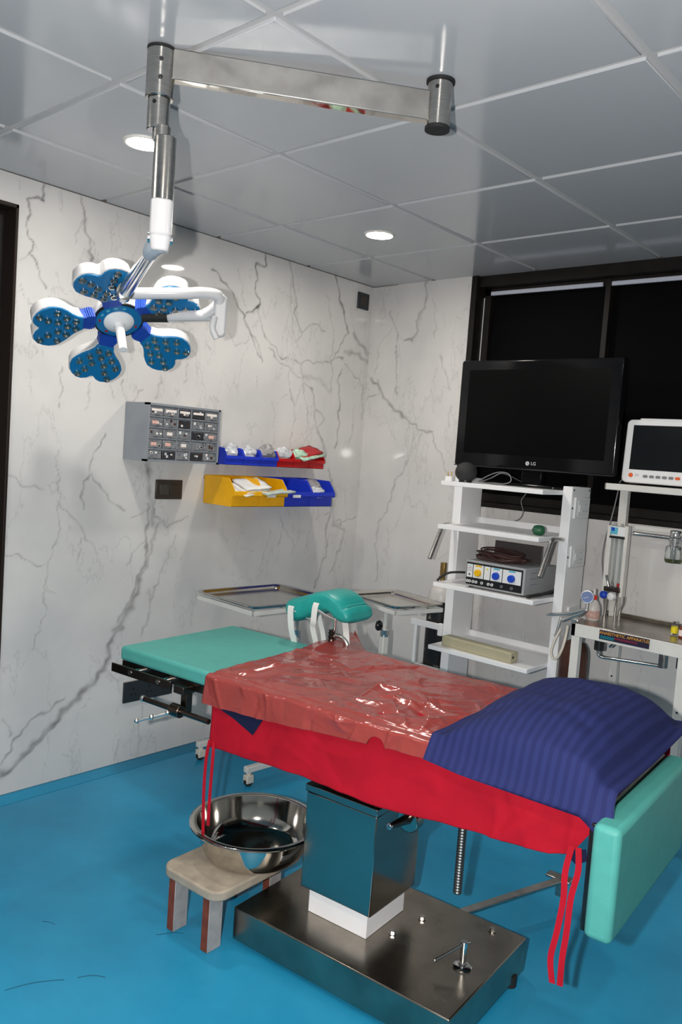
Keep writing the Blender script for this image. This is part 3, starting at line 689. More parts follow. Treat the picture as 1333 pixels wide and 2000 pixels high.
for r_ in range(5):
    for c_ in range(5):
        ya = y0+t_+iy*edges[c_]+.003; yb = y0+t_+iy*edges[c_+1]-.003; za = z0+t_+ih*r_+.0035; zb = za+ih-.012
        b = MB(); b.box(dx-.028, dx-.004, ya, yb, za, zb); b.box(dx-.004, dx+.003, (ya+yb)/2-.008, (ya+yb)/2+.008, za+.002, za+.008)
        dr_ = b.build('drawer', rnd.choice(['clear_drawer', 'drawer_dark', 'clear_drawer']), cab, bevel=.0015, seg=1)
        k = rnd.random()
        if r_ == 4 or k < .45:
            b = MB(); wd = (yb-ya)*(.8 if r_ == 4 else .42); ym = ya+(yb-ya)*(.5 if r_ == 4 else rnd.uniform(.35, .65)); hh = .010 if r_ == 4 else .014
            zc = za+(zb-za)*(.55 if r_ == 4 else .3)
            b.box(dx-.004, dx-.003, ym-wd/2, ym+wd/2, zc, zc+hh); b.build('label_card', 'label' if r_ == 4 or k < .2 else 'pink_label', dr_)
        if k > .3:
            for q in range(3):
                b = MB(); yc = rnd.uniform(ya+.008, yb-.008); zc = rnd.uniform(za+.006, zb-.01); b.box(dx-.004, dx-.0032, yc-.005, yc+.005, zc, zc+rnd.uniform(.005, .012))
                b.build('stock_item', rnd.choice(['label', 'paper', 'brown_stock', 'packet']), dr_)

def wall_bin(name, y, w, x1, zb, h, m, label, grp, cat='storage bin'):
    t = thing(name, label, cat, (0, y, zb), group=grp)
    th = .0035
    prof = [(.004, 0), (x1*.90, 0), (x1*.90, h*.36), (x1, h*.40), (x1, h*.52), (x1*.93, h*.70), (x1*.80, h*.97), (.004, h)]
    b = MB()
    for ya, yb in ((.001, .001+th), (w-.001-th, w-.001)):
        va = [b.bm.verts.new((px, ya, pz)) for px, pz in prof]; vb = [b.bm.verts.new((px, yb, pz)) for px, pz in prof]
        b.bridge(va, vb); b.face(va[::-1]); b.face(vb)
    b.box(.004, x1*.90, .002, w-.002, 0, th); b.box(.004, .004+th, .002, w-.002, 0, h)
    b.box(x1*.90-th, x1*.90, .002, w-.002, 0, h*.38); b.box(x1*.90-th, x1, .002, w-.002, h*.36, h*.40); b.box(x1-th, x1, .002, w-.002, h*.37, h*.55)
    b.build('bin_shell', m, t, bevel=.0012, seg=1)
    b = MB(); b.box(.0005, .0038, -.0005, w+.0005, h-.022, h-.006); b.build('hanging_rail', 'steel', t)
    return t
def crumple(name, c, r, sc, m, seed, label, cat, grp, n=22, k=.35):
    b = MB(); b.sphere((0, 0, 0), 1, n, 14)
    for v in b.bm.verts:
        p = v.co.copy(); f = 1+k*noise.noise(p*1.8+V3((seed*7.3, seed*3.1, 0)))+k*.7*abs(noise.noise(p*4.5+V3((0, seed*5.7, 1))))
        v.co = V3((p.x*r*sc[0]*f, p.y*r*sc[1]*f, p.z*r*sc[2]*f))
    o = b.build(name, m, None, ang=28); o.location = c; return tag(o, label, cat, grp)
LB = [('yellow', 0), ('yellow', 1), ('blue', 2), ('blue', 3)]
lab_low = ['yellow hanging bin leftmost in the lower row, its long side showing', 'yellow hanging bin right beside the first blue bin of the lower row',
           'blue hanging bin next to the yellow ones in the lower row', 'blue hanging bin at the right end of the lower row']
for i, (c_, k) in enumerate(LB):
    t = wall_bin('storage_bin', -1.142+.1715*i, .1695, .228, 1.186, .134, 'bin_'+c_, lab_low[i], 'lower row of hanging bins')
    if i in (1, 2):
        b = MB(); b.box(.2285, .2292, .03, .085, .046, .060); b.build('label_card', 'paper', t)
lab_up = ['blue small bin nearest the drawer cabinet in the upper row', 'blue small bin second from the drawer cabinet in the upper row', 'blue small bin touching the red bins in the upper row',
          'red small bin touching the blue bins in the upper row', 'red small bin in the middle of the three red ones', 'red small bin at the right end of the upper row']
for i in range(6):
    wall_bin('small_storage_bin', -1.112+.1135*i, .112, .12, 1.374, .080, 'bin_blue' if i < 3 else 'bin_red', lab_up[i], 'upper row of hanging bins')
crumple('plastic_packet', (.07, -1.055, 1.437), .045, (.8, .85, .75), 'packet', 1, 'crumpled clear packet bulging from the blue bin by the drawer cabinet', 'packet', 'packets in upper bins')
crumple('plastic_packet', (.07, -.94, 1.432), .046, (.8, .9, .7), 'packet', 2, 'crumpled clear packet in the second blue bin of the upper row', 'packet', 'packets in upper bins')
crumple('plastic_packet', (.075, -.825, 1.438), .05, (.8, .9, .75), 'packet_grey', 3, 'grey translucent tubing packet in the third blue bin of the upper row', 'packet', 'packets in upper bins')
crumple('plastic_packet', (.075, -.715, 1.436), .05, (.8, .95, .7), 'packet', 4, 'clear packet where blue and red upper bins meet, on the red side', 'packet', 'packets in upper bins')
crumple('plastic_packet', (.08, -.60, 1.437), .05, (.75, 1.0, .6), 'packet_green', 5, 'green printed packet in the middle red bin', 'packet', 'packets in upper bins')
def sheaf(name, pts, th, m, label, cat, grp):
    b = MB(); b.prism(pts, 0, th); return b
def flatpack(name, c, rot, sx, sy, th, m, label, cat, grp, seed=0):
    b = MB(); b.grid(9, 7, lambda u, v: V3(((u-.5)*sx, (v-.5)*sy, .006*noise.noise(V3((u*3+seed, v*3, seed))))))
    o = b.build(name, m, None, solid=th, ang=60, recalc=True); o.location = c; o.rotation_euler = rot; return tag(o, label, cat, grp)
flatpack('red_packet', (.07, -.535, 1.452), (.25, .3, .1), .10, .16, .010, 'packet_red', 'flat red packet lying across the red bins at the right end', 'packet', 'packets in upper bins', 2)
flatpack('printed_packet', (.115, -.535, 1.441), (.2, .35, .15), .05, .18, .008, 'packet_green', 'long pale green and white packet in front of the flat red packet', 'packet', 'packets in upper bins', 5)
for i, (y, z, rz) in enumerate(((-1.02, 1.268, .25), (-1.0, 1.279, .1), (-.985, 1.288, -.1))):
    flatpack('paper_packet', (.165, y, z), (.12, .30, rz), .13, .165-.012*i, .006, 'paper', ['bottom one of three white paper packets in the left yellow bin', 'middle one of three white paper packets in the left yellow bin', 'topmost white paper packet in the left yellow bin'][i], 'paper packet', 'white packets in the yellow bin', i)
flatpack('pale_packet', (.222, -.87, 1.262), (.05, .12, .1), .06, .21, .009, 'pale_green', 'pale grey green packet lying across the front of the second yellow bin', 'paper packet', None, 9)
crumple('plastic_packet', (.13, -.55, 1.288), .055, (1.2, .8, .5), 'packet_grey', 8, 'grey and clear packet in the rightmost blue lower bin', 'packet', None)
crumple('plastic_packet', (.185, -.555, 1.255), .042, (.75, .95, .75), 'packet', 9, 'clear packet at the front lip of the rightmost blue lower bin', 'packet', None)

def plate(name, ya, yb, za, zb, m, label, dots):
    t = thing(name, label, 'switch plate', (0, ya, za)); w_, h_ = yb-ya, zb-za
    b = MB(); b.box(.0, .010, 0, w_, 0, h_); b.build('plate', m, t, bevel=.003)
    return t, w_, h_
t, w_, h_ = plate('switch_plate', -1.415, -1.27, 1.202, 1.29, 'plate_brown', 'dark brown switch plate on the marble under the drawer cabinet', 0)
for k in range(2):
    b = MB(); b.box(.010, .013, .018+.058*k, .068+.058*k, .02, .068); b.build('switch_key', 'plate_key' if k == 0 else 'plate_brown', t, bevel=.002)
t, w_, h_ = plate('socket_plate', -1.528, -1.262, .290, .385, 'plate_grey', 'wide dark grey multi socket plate low on the wall behind the table end', 0)
for k in range(3):
    for p_ in ((.03, .06), (.02, .035), (.04, .035)):
        b = MB(); b.cyl((.009, .02+.085*k+p_[0], p_[1]), (.0107, .02+.085*k+p_[0], p_[1]), .005, n=12); b.build('socket_hole', 'plate_dot', t)
t, w_, h_ = plate('small_switch_plate', -.136, -.042, 2.272, 2.362, 'plate_grey', 'small square dark plate high on the wall by the ceiling corner', 0)
b = MB(); b.box(.010, .0125, .02, .074, .02, .07); b.build('switch_key', 'plate_brown', t, bevel=.002)
# ------------------------------------------------------------------ operating table (local axes: s along the table, t across it)
TY = math.radians(5); TO = V3((.718, -2.04, 0))
TM = Matrix.Translation(TO) @ Matrix.Rotation(TY, 4, 'Z')
def on_table(o): o.location = TO; o.rotation_euler = (0, 0, TY); return o
tb = thing('operating_table', 'steel operating table with teal vinyl pads and a square steel column', 'operating table', TO, TY)
b = MB(); b.box(.603, 1.325, -.022, .44, .014, .113); b.build('base', 'sheet_steel', tb, bevel=.004)
for s_, t_ in ((.68, .06), (1.25, .06), (.68, .36), (1.312, .37)):
    b = MB(); b.cyl((s_, t_, 0), (s_, t_, .031), .02, n=18); b.build('base_foot', 'rubber', tb)
for s_, t_ in ((1.025, .188), (1.05, .31), (1.235, .40), (.70, .40)):
    b = MB(); b.cyl((s_, t_, .113), (s_, t_, .122), .009, n=6); b.cyl((s_, t_, .1135), (s_, t_, .115), .012, n=16); b.build('hex_bolt', 'steel', tb)
b = MB(); b.box(.777, .985, .110, .31, .113, .30); b.build('column_sleeve', 'white_paint', tb, bevel=.002)
b = MB(); b.box(.757, 1.003, .092, .335, .190, .478); b.build('column_shroud', 'shroud_steel', tb, bevel=.003)
b = MB(); b.box(.753, 1.007, .088, .339, .479, .502); b.build('column_lid', 'shroud_steel', tb, bevel=.003)
b = MB(); b.box(.80, .98, .12, .42, .502, .66); b.box(.72, 1.16, .06, .48, .64, .69); b.build('tilt_mechanism', 'dark_steel', tb, bevel=.003)
# side frame and cross members under the pads
for t_ in (.012, .502):
    b = MB(); b.box(.0, 1.60, t_, t_+.026, .694, .722); b.build('frame_rail', 'dark_steel', tb, bevel=.002)
for s_ in (.0, .49, 1.02, 1.575):
    b = MB(); b.box(s_, s_+.03, .03, .51, .698, .718); b.build('cross_member', 'dark_steel', tb, bevel=.002)
b = MB(); b.box(.01, 1.59, .02, .52, .7185, .7235); b.build('pad_tray', 'dark_steel', tb)
# accessory side rail on stand-offs, both long sides
for t_, e in ((-.034, 1), (.566, -1)):
    b = MB(); b.box(.006, .292, t_-.003, t_+.004, .693, .722); r = b.build('accessory_rail', 'dark_steel', tb, bevel=.0015)
    for s_ in (.10, .235):
        b = MB(); b.cyl((s_, t_, .708), (s_, t_+e*.047, .708), .008, n=14); b.build('stand_off', 'chrome', r)
        b = MB(); b.cyl((s_, t_-e*.005, .708), (s_, t_-e*.0025, .708), .008, n=16); b.build('rail_bolt', 'steel', r)
# drop bracket, round bar and clamp screw below the leg section
b = MB(); b.box(.316, .342, -.012, .014, .625, .700); b.box(.30, .345, -.03, .02, .688, .712); b.build('drop_bracket', 'dark_steel', tb, bevel=.002)
b = MB(); b.cyl((.166, -.03, .636), (.462, -.03, .636), .0085, n=16); b.build('adjusting_bar', 'dark_steel', tb)
b = MB(); b.sphere((.163, -.03, .636), .0105, 14, 10); b.build('bar_tip', 'satin_chrome', tb)
b = MB(); b.cyl((.298, -.03, .636), (.342, -.03, .636), .020, n=18); b.build('clamp_collar', 'dark_steel', tb, bevel=.003)
b = MB(); b.tube([(.315, -.035, .633), (.285, -.06, .62), (.225, -.10, .595)], .0045, n=10); b.sphere((.262, -.078, .611), .0085, 12, 8); b.sphere((.222, -.102, .594), .008, 12, 8); b.sphere((.30, -.048, .628), .008, 12, 8)
b.build('clamp_screw', 'satin_chrome', tb)
# cranks and screw under the seat
b = MB(); b.cyl((1.125, .10, .530), (1.125, .30, .56), .018, n=20); b.cyl((1.125, .045, .525), (1.125, .08, .528), .032, n=26); b.build('crank_hub', 'shroud_steel', tb, bevel=.003)
b = MB(); b.tube([(1.125, .068, .528), (1.125, .03, .532), (1.125, -.035, .539)], .011, n=16, rr=[.017, .012, .007]); b.build('crank_shaft', 'dark_steel', tb)
b = MB(); b.cyl((1.125, -.035, .539), (1.125, -.046, .540), .008, n=14); b.build('crank_tip', 'chrome', tb, bevel=.002)
b = MB()
prof = []
for i in range(46): prof += [(.0105, .30+i*.008), (.0125, .304+i*.008)]
b.lathe([(0, .299)]+prof+[(0, .668)], (1.21, .2, 0), n=18); b.build('threaded_rod', mat('threaded_steel', (.16, .17, .17, 1), .45, 1), tb, ang=20)
# foot pump and side pedal
b = MB(); b.lathe([(.025, .113), (.026, .118), (.022, .121), (.013, .1215), (.012, .119), (0, .119)], (1.25, .186, 0), n=30); b.build('pump_flange', 'chrome', tb)
b = MB(); b.cyl((1.25, .186, .115), (1.25, .186, .186), .0085, n=18); b.cyl((1.25, .186, .172), (1.25, .186, .184), .0105, n=18); b.build('pump_post', 'chrome', tb)
b = MB(); b.tube([(1.262, .197, .184), (1.25, .186, .180), (1.208, .112, .152)], .004, n=10); b.sphere((1.206, .109, .151), .006, 10, 8); b.build('pump_lever', 'steel', tb)
b = MB(); b.box(-.015, .015, 0, .47, -.004, .004, T=Matrix.Translation(V3((1.085, .42, .088))) @ Matrix.Rotation(-.40, 4, 'Z') @ Matrix.Rotation(.03, 4, 'X')); b.build('pedal_arm', 'steel', tb, bevel=.002)
b = MB(); b.box(1.215, 1.30, .845, .885, .098, .106); b.box(1.25, 1.275, .855, .882, .04, .10); b.build('pedal_plate', 'steel', tb, bevel=.003)
# pads
def pad(name, s0, s1, t0, t1, z0, z1, m, par, r=.012):
    b = MB(); b.box(s0, s1, t0, t1, z0, z1); return b.build(name, m, par, bevel=r, seg=4)
pad('leg_pad', .0, .492, 0, .54, .7235, .772, 'teal_vinyl', tb)
pad('seat_pad', .497, 1.60, 0, .54, .7235, .772, 'teal_vinyl', tb)
# lowered head section
hs = pad('head_pad', 1.643, 1.702, -.088, .49, .490, .738, 'teal_vinyl', tb, .014)
b = MB(); b.box(1.632, 1.643, -.06, .46, .50, .725); b.build('head_frame', 'dark_steel', tb, bevel=.002)
for t_ in (-.050, .475):
    b = MB(); b.cyl((1.632, t_, .486), (1.632, t_, .72), .006, n=14); b.build('head_post', 'dark_steel', tb)
b = MB(); b.cyl((1.634, -.01, .735), (1.634, .46, .735), .011, n=16); b.box(1.60, 1.634, .02, .45, .70, .728); b.build('head_hinge', 'dark_steel', tb)
b = MB(); b.sphere((1.634, .40, .747), .005, 10, 8); b.build('hinge_screw', 'chrome', tb)

# ------------------------------------------------------------------ cloths on the table
def lerp_tab(tab, x):
    if x <= tab[0][0]: return tab[0][1]
    for (a, va), (c, vc) in zip(tab[:-1], tab[1:]):
        if x <= c: return va+(vc-va)*(x-a)/(c-a)
    return tab[-1][1]
def make_folds(seed, n, srange, wrange, hr, wr, lr, ang0=None, spread=1.57):
    r = random.Random(seed); F = []
    for _ in range(n):
        a = (ang0 if ang0 is not None else 0)+r.uniform(-spread, spread)
        F.append((r.uniform(*srange), r.uniform(*wrange), math.cos(a), math.sin(a), r.uniform(*lr), r.uniform(*hr)*r.choice((1, 1, -.7)), r.uniform(*wr), r.uniform(-1, 1)*.9))
    return F
def fold_height(F, s, w):
    h = 0.
    for cs, cw_, ca, sa, L, hh, wd, bend in F:
        ds, dw = s-cs, w-cw_
        al = ds*ca+dw*sa
        if abs(al) > L: continue
        ac = -ds*sa+dw*ca-bend*al*al/L*.5
        if abs(ac) > wd*5: continue
        tp = 1-(al/L)**2
        e = math.exp(-abs(ac)/(wd*(1 if ac > 0 else 2.2)))
        h += hh*tp*e
    return h
MACK_FOLDS = make_folds(11, 72, (.46, 1.24), (-.02, .54), (.003, .0075), (.006, .014), (.05, .17)) + make_folds(5, 30, (.46, 1.62), (-.085, .01), (.003, .007), (.004, .009), (.03, .08), 1.57, .5) \
    + make_folds(23, 32, (.85, 1.24), (-.02, .30), (.003, .007), (.005, .010), (.03, .11), -.3, .9)
RED_FOLDS = make_folds(8, 16, (.5, 1.6), (-.22, -.02), (.003, .006), (.010, .022), (.05, .13), .5, .7) + make_folds(9, 14, (1.38, 1.62), (-.2, .0), (.004, .009), (.008, .018), (.05, .12), 1.2, .6)
def drape(name, s0, s1, z, zb, tfar, zfar, m, amp, seed, thick, ns=150, ridged=False, t_out=-.016, flare=.012, edge_l=None, edge_r=None, lift=None, hangamp=None, nv=84, folds=None):
    b = MB()
    W0 = tfar; rad = .014
    def f(u, v):
        s = s0+(s1-s0)*u
        drop = z-zb(s); far = z-zfar
        # v: 0 far hem, .12 far edge, .68 near edge, 1 near hem
        if v < .10:
            k = 1-v/.10; t = W0+.018+.012*k; zz = z-far*k-.006*(1-k)
        elif v < .66:
            k = (v-.10)/.56; t = W0+.012-(W0+.012)*k; zz = z
        else:
            k = (v-.66)/.34; L = drop+rad
            q = k*L
            if q < rad*1.57:
                a = q/rad; t = -rad*math.sin(a)*1.0; zz = z-rad*(1-math.cos(a))
            else:
                t = -rad-flare*(q-rad*1.57)/max(.03, L); zz = z-rad-(q-rad*1.57)*drop/max(.001, (L-rad*1.57+rad))*1.0
                zz = max(zz, z-drop)
                if k > .999: zz = z-drop
            t += t_out*min(1, k*6)
        s2 = s
        if edge_l: s2 = s + edge_l(t, zz)*(1-u)**3
        if edge_r: s2 = s2 + edge_r(t, zz)*u**3
        p = V3((s2*7, t*7+(z-zz)*7, seed))
        w = noise.noise(p)*.6+noise.noise(p*2.3)*.4
        if ridged:
            p3 = V3((s2*5.5+.8*noise.noise(p*.7), (t-zz)*8, seed+3)); r1 = 1-abs(noise.noise(p3))*2.2; r2 = 1-abs(noise.noise(p3*2.4+V3((5, 1, 2))))*2.4
            w = w*.5+max(0, r1)**3*.22+max(0, r2)**3*.08; w *= 1-max(0, min(1, (s-1.2)/.08))*.85
        if v < .66: zz += amp*max(0, w+.35)+.0006
        else:
            k = (v-.66)/.34; t -= (hangamp or amp)*(1.1*abs(w))*min(1, k*4)+.0005; zz += .003*noise.noise(V3((s*14, 9, seed)))*k
        if folds:
            if v < .66:
                if v > .10: zz += fold_height(folds, s, t)*max(0, min(1, (1.225-s)/.04))*min(1, max(0, (t+.0)/.03)) if ridged else 0
            else: t -= fold_height(folds, s, zz-z)*min(1, (v-.66)/.34*5)*(max(.05, min(1, (1.205-s)/.04)) if ridged else 1)
        if lift: t, zz = lift(s2, t, zz)
        return V3((s2, t, zz))
    b.grid(ns, nv, f)
    o = b.build(name, m, None, solid=thick, ang=75, off=1); return on_table(o)
RB = [(.466, .561), (.62, .570), (.827, .577), (1.082, .570), (1.315, .597), (1.446, .611), (1.538, .614), (1.585, .63), (1.63, .70)]
red = drape('red_cotton_drape', .468, 1.632, .7735, lambda s: lerp_tab(RB, s), .545, .60, 'red_cloth', .0035, 4.2, .0012, t_out=-.004, flare=.010, hangamp=.007, nv=130, ns=200, folds=RED_FOLDS)
tag(red, 'red cotton drape with hanging tie ribbons over the long side of the table', 'drape')
def tie(pts, w=.010):
    b = MB(); b.ribbon(smooth_path(pts, 5), w, (1, .25, 0), .0012); b.build('tie_ribbon', 'red_cloth', red)
tie([(.476, -.036, .585), (.472, -.042, .53), (.474, -.046, .44), (.478, -.046, .36), (.481, -.044, .285)])
tie([(.492, -.036, .585), (.503, -.046, .565), (.506, -.05, .52), (.506, -.052, .43), (.504, -.05, .335)])
tie([(1.590, -.044, .655), (1.585, -.058, .60), (1.588, -.062, .54), (1.580, -.062, .46), (1.572, -.062, .40), (1.580, -.060, .345)], .013)
tie([(1.604, -.044, .655), (1.612, -.056, .61), (1.604, -.062, .55), (1.602, -.064, .47), (1.598, -.064, .41), (1.598, -.062, .348)], .013)
b = MB(); b.prism([(1.578, .640), (1.618, .652), (1.622, .628), (1.60, .612), (1.584, .622)], .034, .037, ex=(1, 0, 0), ey=(0, 0, 1), ez=(0, -1, 0)); b.build('lining_corner', 'navy_cloth', red)
# navy corner between the red drape and the plastic sheet
b = MB(); q = [(.470, .715), (.60, .722), (.675, .700), (.642, .644), (.56, .672), (.482, .690)]
def nv(px, pz): return V3((px, -.0245-.10*max(0, .72-pz), pz))
va = [b.bm.verts.new(nv(*p)) for p in q]; vb = [b.bm.verts.new(nv(*p)+V3((0, -.0015, 0))) for p in q]; b.bridge(va, vb); b.face(va[::-1]); b.face(vb)
tag(on_table(b.build('navy_cloth_corner', 'navy_cloth', None)), 'dark navy cloth corner peeking out between the plastic sheet and the red drape', 'cloth')
# brown-red plastic sheet
MBt = [(.43, .688), (.586, .696), (.798, .707), (1.003, .727), (1.203, .737), (1.495, .743), (1.64, .743)]
def mzb(s):
    z = lerp_tab(MBt, s); d_ = abs(s-1.065)
    return z+(.024*math.sqrt(max(0, 1-(d_/.026)**2)) if d_ < .026 else 0)
def mlift(s, t, z):
    # stiff far-left corner standing out past the table edge
    k = max(0, 1-(s-.44)/.17); j = max(0, (t-.46)/.12)
    return t+.155*k*min(1, j), z+.012*k*min(1, j)+(.065*k*min(1, max(0, (.772-z)/.05)) if t > .5 else 0)
mk = drape('plastic_sheet', .447, 1.625, .7795, mzb, .565, .74, 'mack', .0062, 1.7, .0008, ns=300, nv=190, folds=MACK_FOLDS, ridged=True, t_out=-.0155, flare=.012,
           edge_l=lambda t, z: -.022*max(0, (t-.1)/.4)+(-.010 if t < -.01 else 0), lift=mlift)
tag(mk, 'shiny wrinkled brown-red plastic sheet spread over the table', 'plastic sheet')
# pillow
b = MB()
def pil(top):
    def f(u, v):
        a, c = 2*u-1, 2*v-1                       # a along s, c along t
        A, Cc = abs(a), abs(c)
        ia, ic = min(1, A/.84), min(1, Cc/.90)
        h = (max(0, 1-ia**2.6)**.62)*(max(0, 1-ic**2.8)**.60)
        pull = 1-.06*(c*c)*(1-A*.0)*(1 if A > .5 else A/.5)
        s = 1.440+.230*a+.006*c*(a > 0)*a+.022*(a > .8)*(c < -.8)*(a-.8)/.2*(-c-.8)/.2; t = .285+.375*c+.018*a*c
        base = .7975
        if t < -.015: base -= min(.062, (-t-.015)*.95); t = -.015+(t+.015)*.62
        if a > .75 and c < -.75: base -= .035*(a-.75)/.25*(-c-.75)/.25
        if t > .54: base -= min(.02, (t-.54)*.2)
        if s > 1.62: base -= (s-1.62)*.30*(1 if t < .25 else max(.0, 1-(t-.25)*3))
        w = .006*noise.noise(V3((s*9, t*9, 1.2)))+.004*noise.noise(V3((s*21, t*17, 5)))
        w2 = .010*max(0, 1-abs(noise.noise(V3((s*5, t*6, 8.3))))*3)*h
        z = base+(h*.105+w*(.4+h)-w2*.6 if top else -.0025+(-.004*h))
        return V3((s, t, z))
    return f
b.grid(64, 74, pil(True), uvs=True); b.grid(64, 74, pil(False), uvs=True)
bmesh.ops.remove_doubles(b.bm, verts=b.bm.verts, dist=.0005)
tag(on_table(b.build('pillow', 'navy_stripe', None, ang=80)), 'navy striped cotton pillow at the head end of the table', 'pillow')

# ------------------------------------------------------------------ padded leg rest clamped to the far side rail
lr = thing('leg_rest', 'curved teal padded leg rest with white straps on the far side of the table', 'leg rest', TO, TY)
path = smooth_path([(.268, .872), (.31, .888), (.36, .908), (.42, .932), (.452, .938), (.485, .930), (.508, .912), (.530, .903), (.555, .914)], 5)
N = len(path); b = MB()
def th_of(i):
    k = i/(N-1); return .045*(1-k)+.028*k
def lrf(u, v):
    i = u*(N-1); i0 = int(min(N-2, i)); fr = i-i0
    px = path[i0][0]*(1-fr)+path[i0+1][0]*fr; pz = path[i0][1]*(1-fr)+path[i0+1][1]*fr
    dx_ = path[min(N-1, i0+1)][0]-path[max(0, i0)][0]; dz_ = path[min(N-1, i0+1)][1]-path[max(0, i0)][1]; L = math.hypot(dx_, dz_)+1e-9
    nx, nz_ = -dz_/L, dx_/L
    a = 2*PI*v; h = th_of(i0); e = 1
    endr = min(u, 1-u)/.10
    if endr < 1: e = math.sqrt(max(0, 1-(1-endr)**2))
    ca, sa = math.cos(a), math.sin(a)
    sq = lambda x: math.copysign(abs(x)**.55, x)
    t = .60+.085*sq(ca)*(.55+.45*e); off = h*sq(sa)*(.08+.92*e)
    return V3((px+nx*off, t+.004*noise.noise(V3((px*20, v*9, 2))), pz+nz_*off+.003*noise.noise(V3((px*24, v*14, 7)))))
b.grid(60, 40, lrf); bmesh.ops.remove_doubles(b.bm, verts=b.bm.verts, dist=.0004)
bmesh.ops.holes_fill(b.bm, edges=[e for e in b.bm.edges if e.is_boundary], sides=80)
b.build('padded_gutter', 'teal_pad', lr, ang=80)
for pts, w_ in ((((.315, .505, .905), (.313, .503, .885), (.317, .51, .82), (.325, .528, .755), (.33, .535, .70)), .026),
                (((.428, .505, .935), (.424, .502, .915), (.419, .505, .865), (.408, .518, .84), (.418, .532, .78), (.425, .56, .70)), .024),
                (((.365, .600, .90), (.372, .60, .86), (.395, .60, .80), (.41, .60, .72)), .022),
                (((.492, .600, .92), (.487, .60, .88), (.497, .60, .83), (.508, .60, .75)), .026)):
    b = MB(); b.ribbon(smooth_path(pts, 5), w_, (1, 0, 0), .002); b.build('strap', 'strap', lr)
for pts in (((.318, .508, .888), (.345, .56, .858), (.368, .60, .868)), ((.428, .508, .91), (.46, .56, .878), (.49, .60, .888))):
    b = MB(); b.ribbon(smooth_path(pts, 6), .022, (1, 0, 0), .002); b.build('strap', 'strap', lr)
b = MB(); b.cyl((.445, .60, .70), (.445, .60, .895), .0085, n=16); b.build('support_post', 'chrome', lr)
b = MB(); b.lathe([(.012, .80), (.014, .806), (.010, .812), (.014, .818), (.010, .824), (.013, .83), (.0, .832)], (.445, .585, 0), n=16); b.lathe([(0, .765), (.014, .766), (.014, .79), (.010, .80), (0, .80)], (.445, .585, 0), n=16); b.build('joint_knob', 'dark_steel', lr)
b = MB(); b.tube(smooth_path([(.445, .59, .812), (.48, .59, .812), (.50, .59, .803), (.515, .59, .78), (.52, .59, .735)], 5), .0085, n=14); b.build('bent_rod', 'satin_chrome', lr)
b = MB(); b.box(.42, .53, .560, .605, .685, .735); b.build('rail_clamp', 'dark_steel', lr, bevel=.004)

# ------------------------------------------------------------------ stool and basin
st = thing('step_stool', 'low worn grey wooden step stool with rounded corners beside the table base', 'stool', (1.225, -1.94, 0), math.radians(3))
b = MB(); b.prism(rrect(-.125, .125, -.18, .18, .045, 8), .170, .200); b.build('seat', 'stool_paint', st, bevel=.006, seg=3)
for x, y in ((-.085, -.135), (.065, -.135), (-.085, .135), (.05, .135)):
    b = MB(); b.box(x-.015, x+.015, y-.027, y+.027, 0, .170); o = b.build('leg', ['stool_side', 'stool_brown'], st, bevel=.0015, seg=1)
    for p in o.data.polygons:
        if p.normal.y < -.9: p.material_index = 1
bs = thing('steel_basin', 'wide polished steel basin standing on the step stool', 'basin', (1.243, -1.868, .200))
b = MB(); b.lathe([(0, .002), (.115, .0), (.140, .004), (.156, .016), (.168, .042), (.178, .082), (.183, .104), (.198, .107), (.203, .104), (.203, .101)], n=72)
b.build('bowl', 'basin_steel', bs, solid=.0018, ang=60, off=-1, recalc=False)
b = MB(); ring = [(.2025*math.cos(2*PI*i/72), .2025*math.sin(2*PI*i/72), .1035) for i in range(72)]; b.tube(ring, .003, n=8, closed=True); b.build('rolled_rim', 'basin_steel', bs)

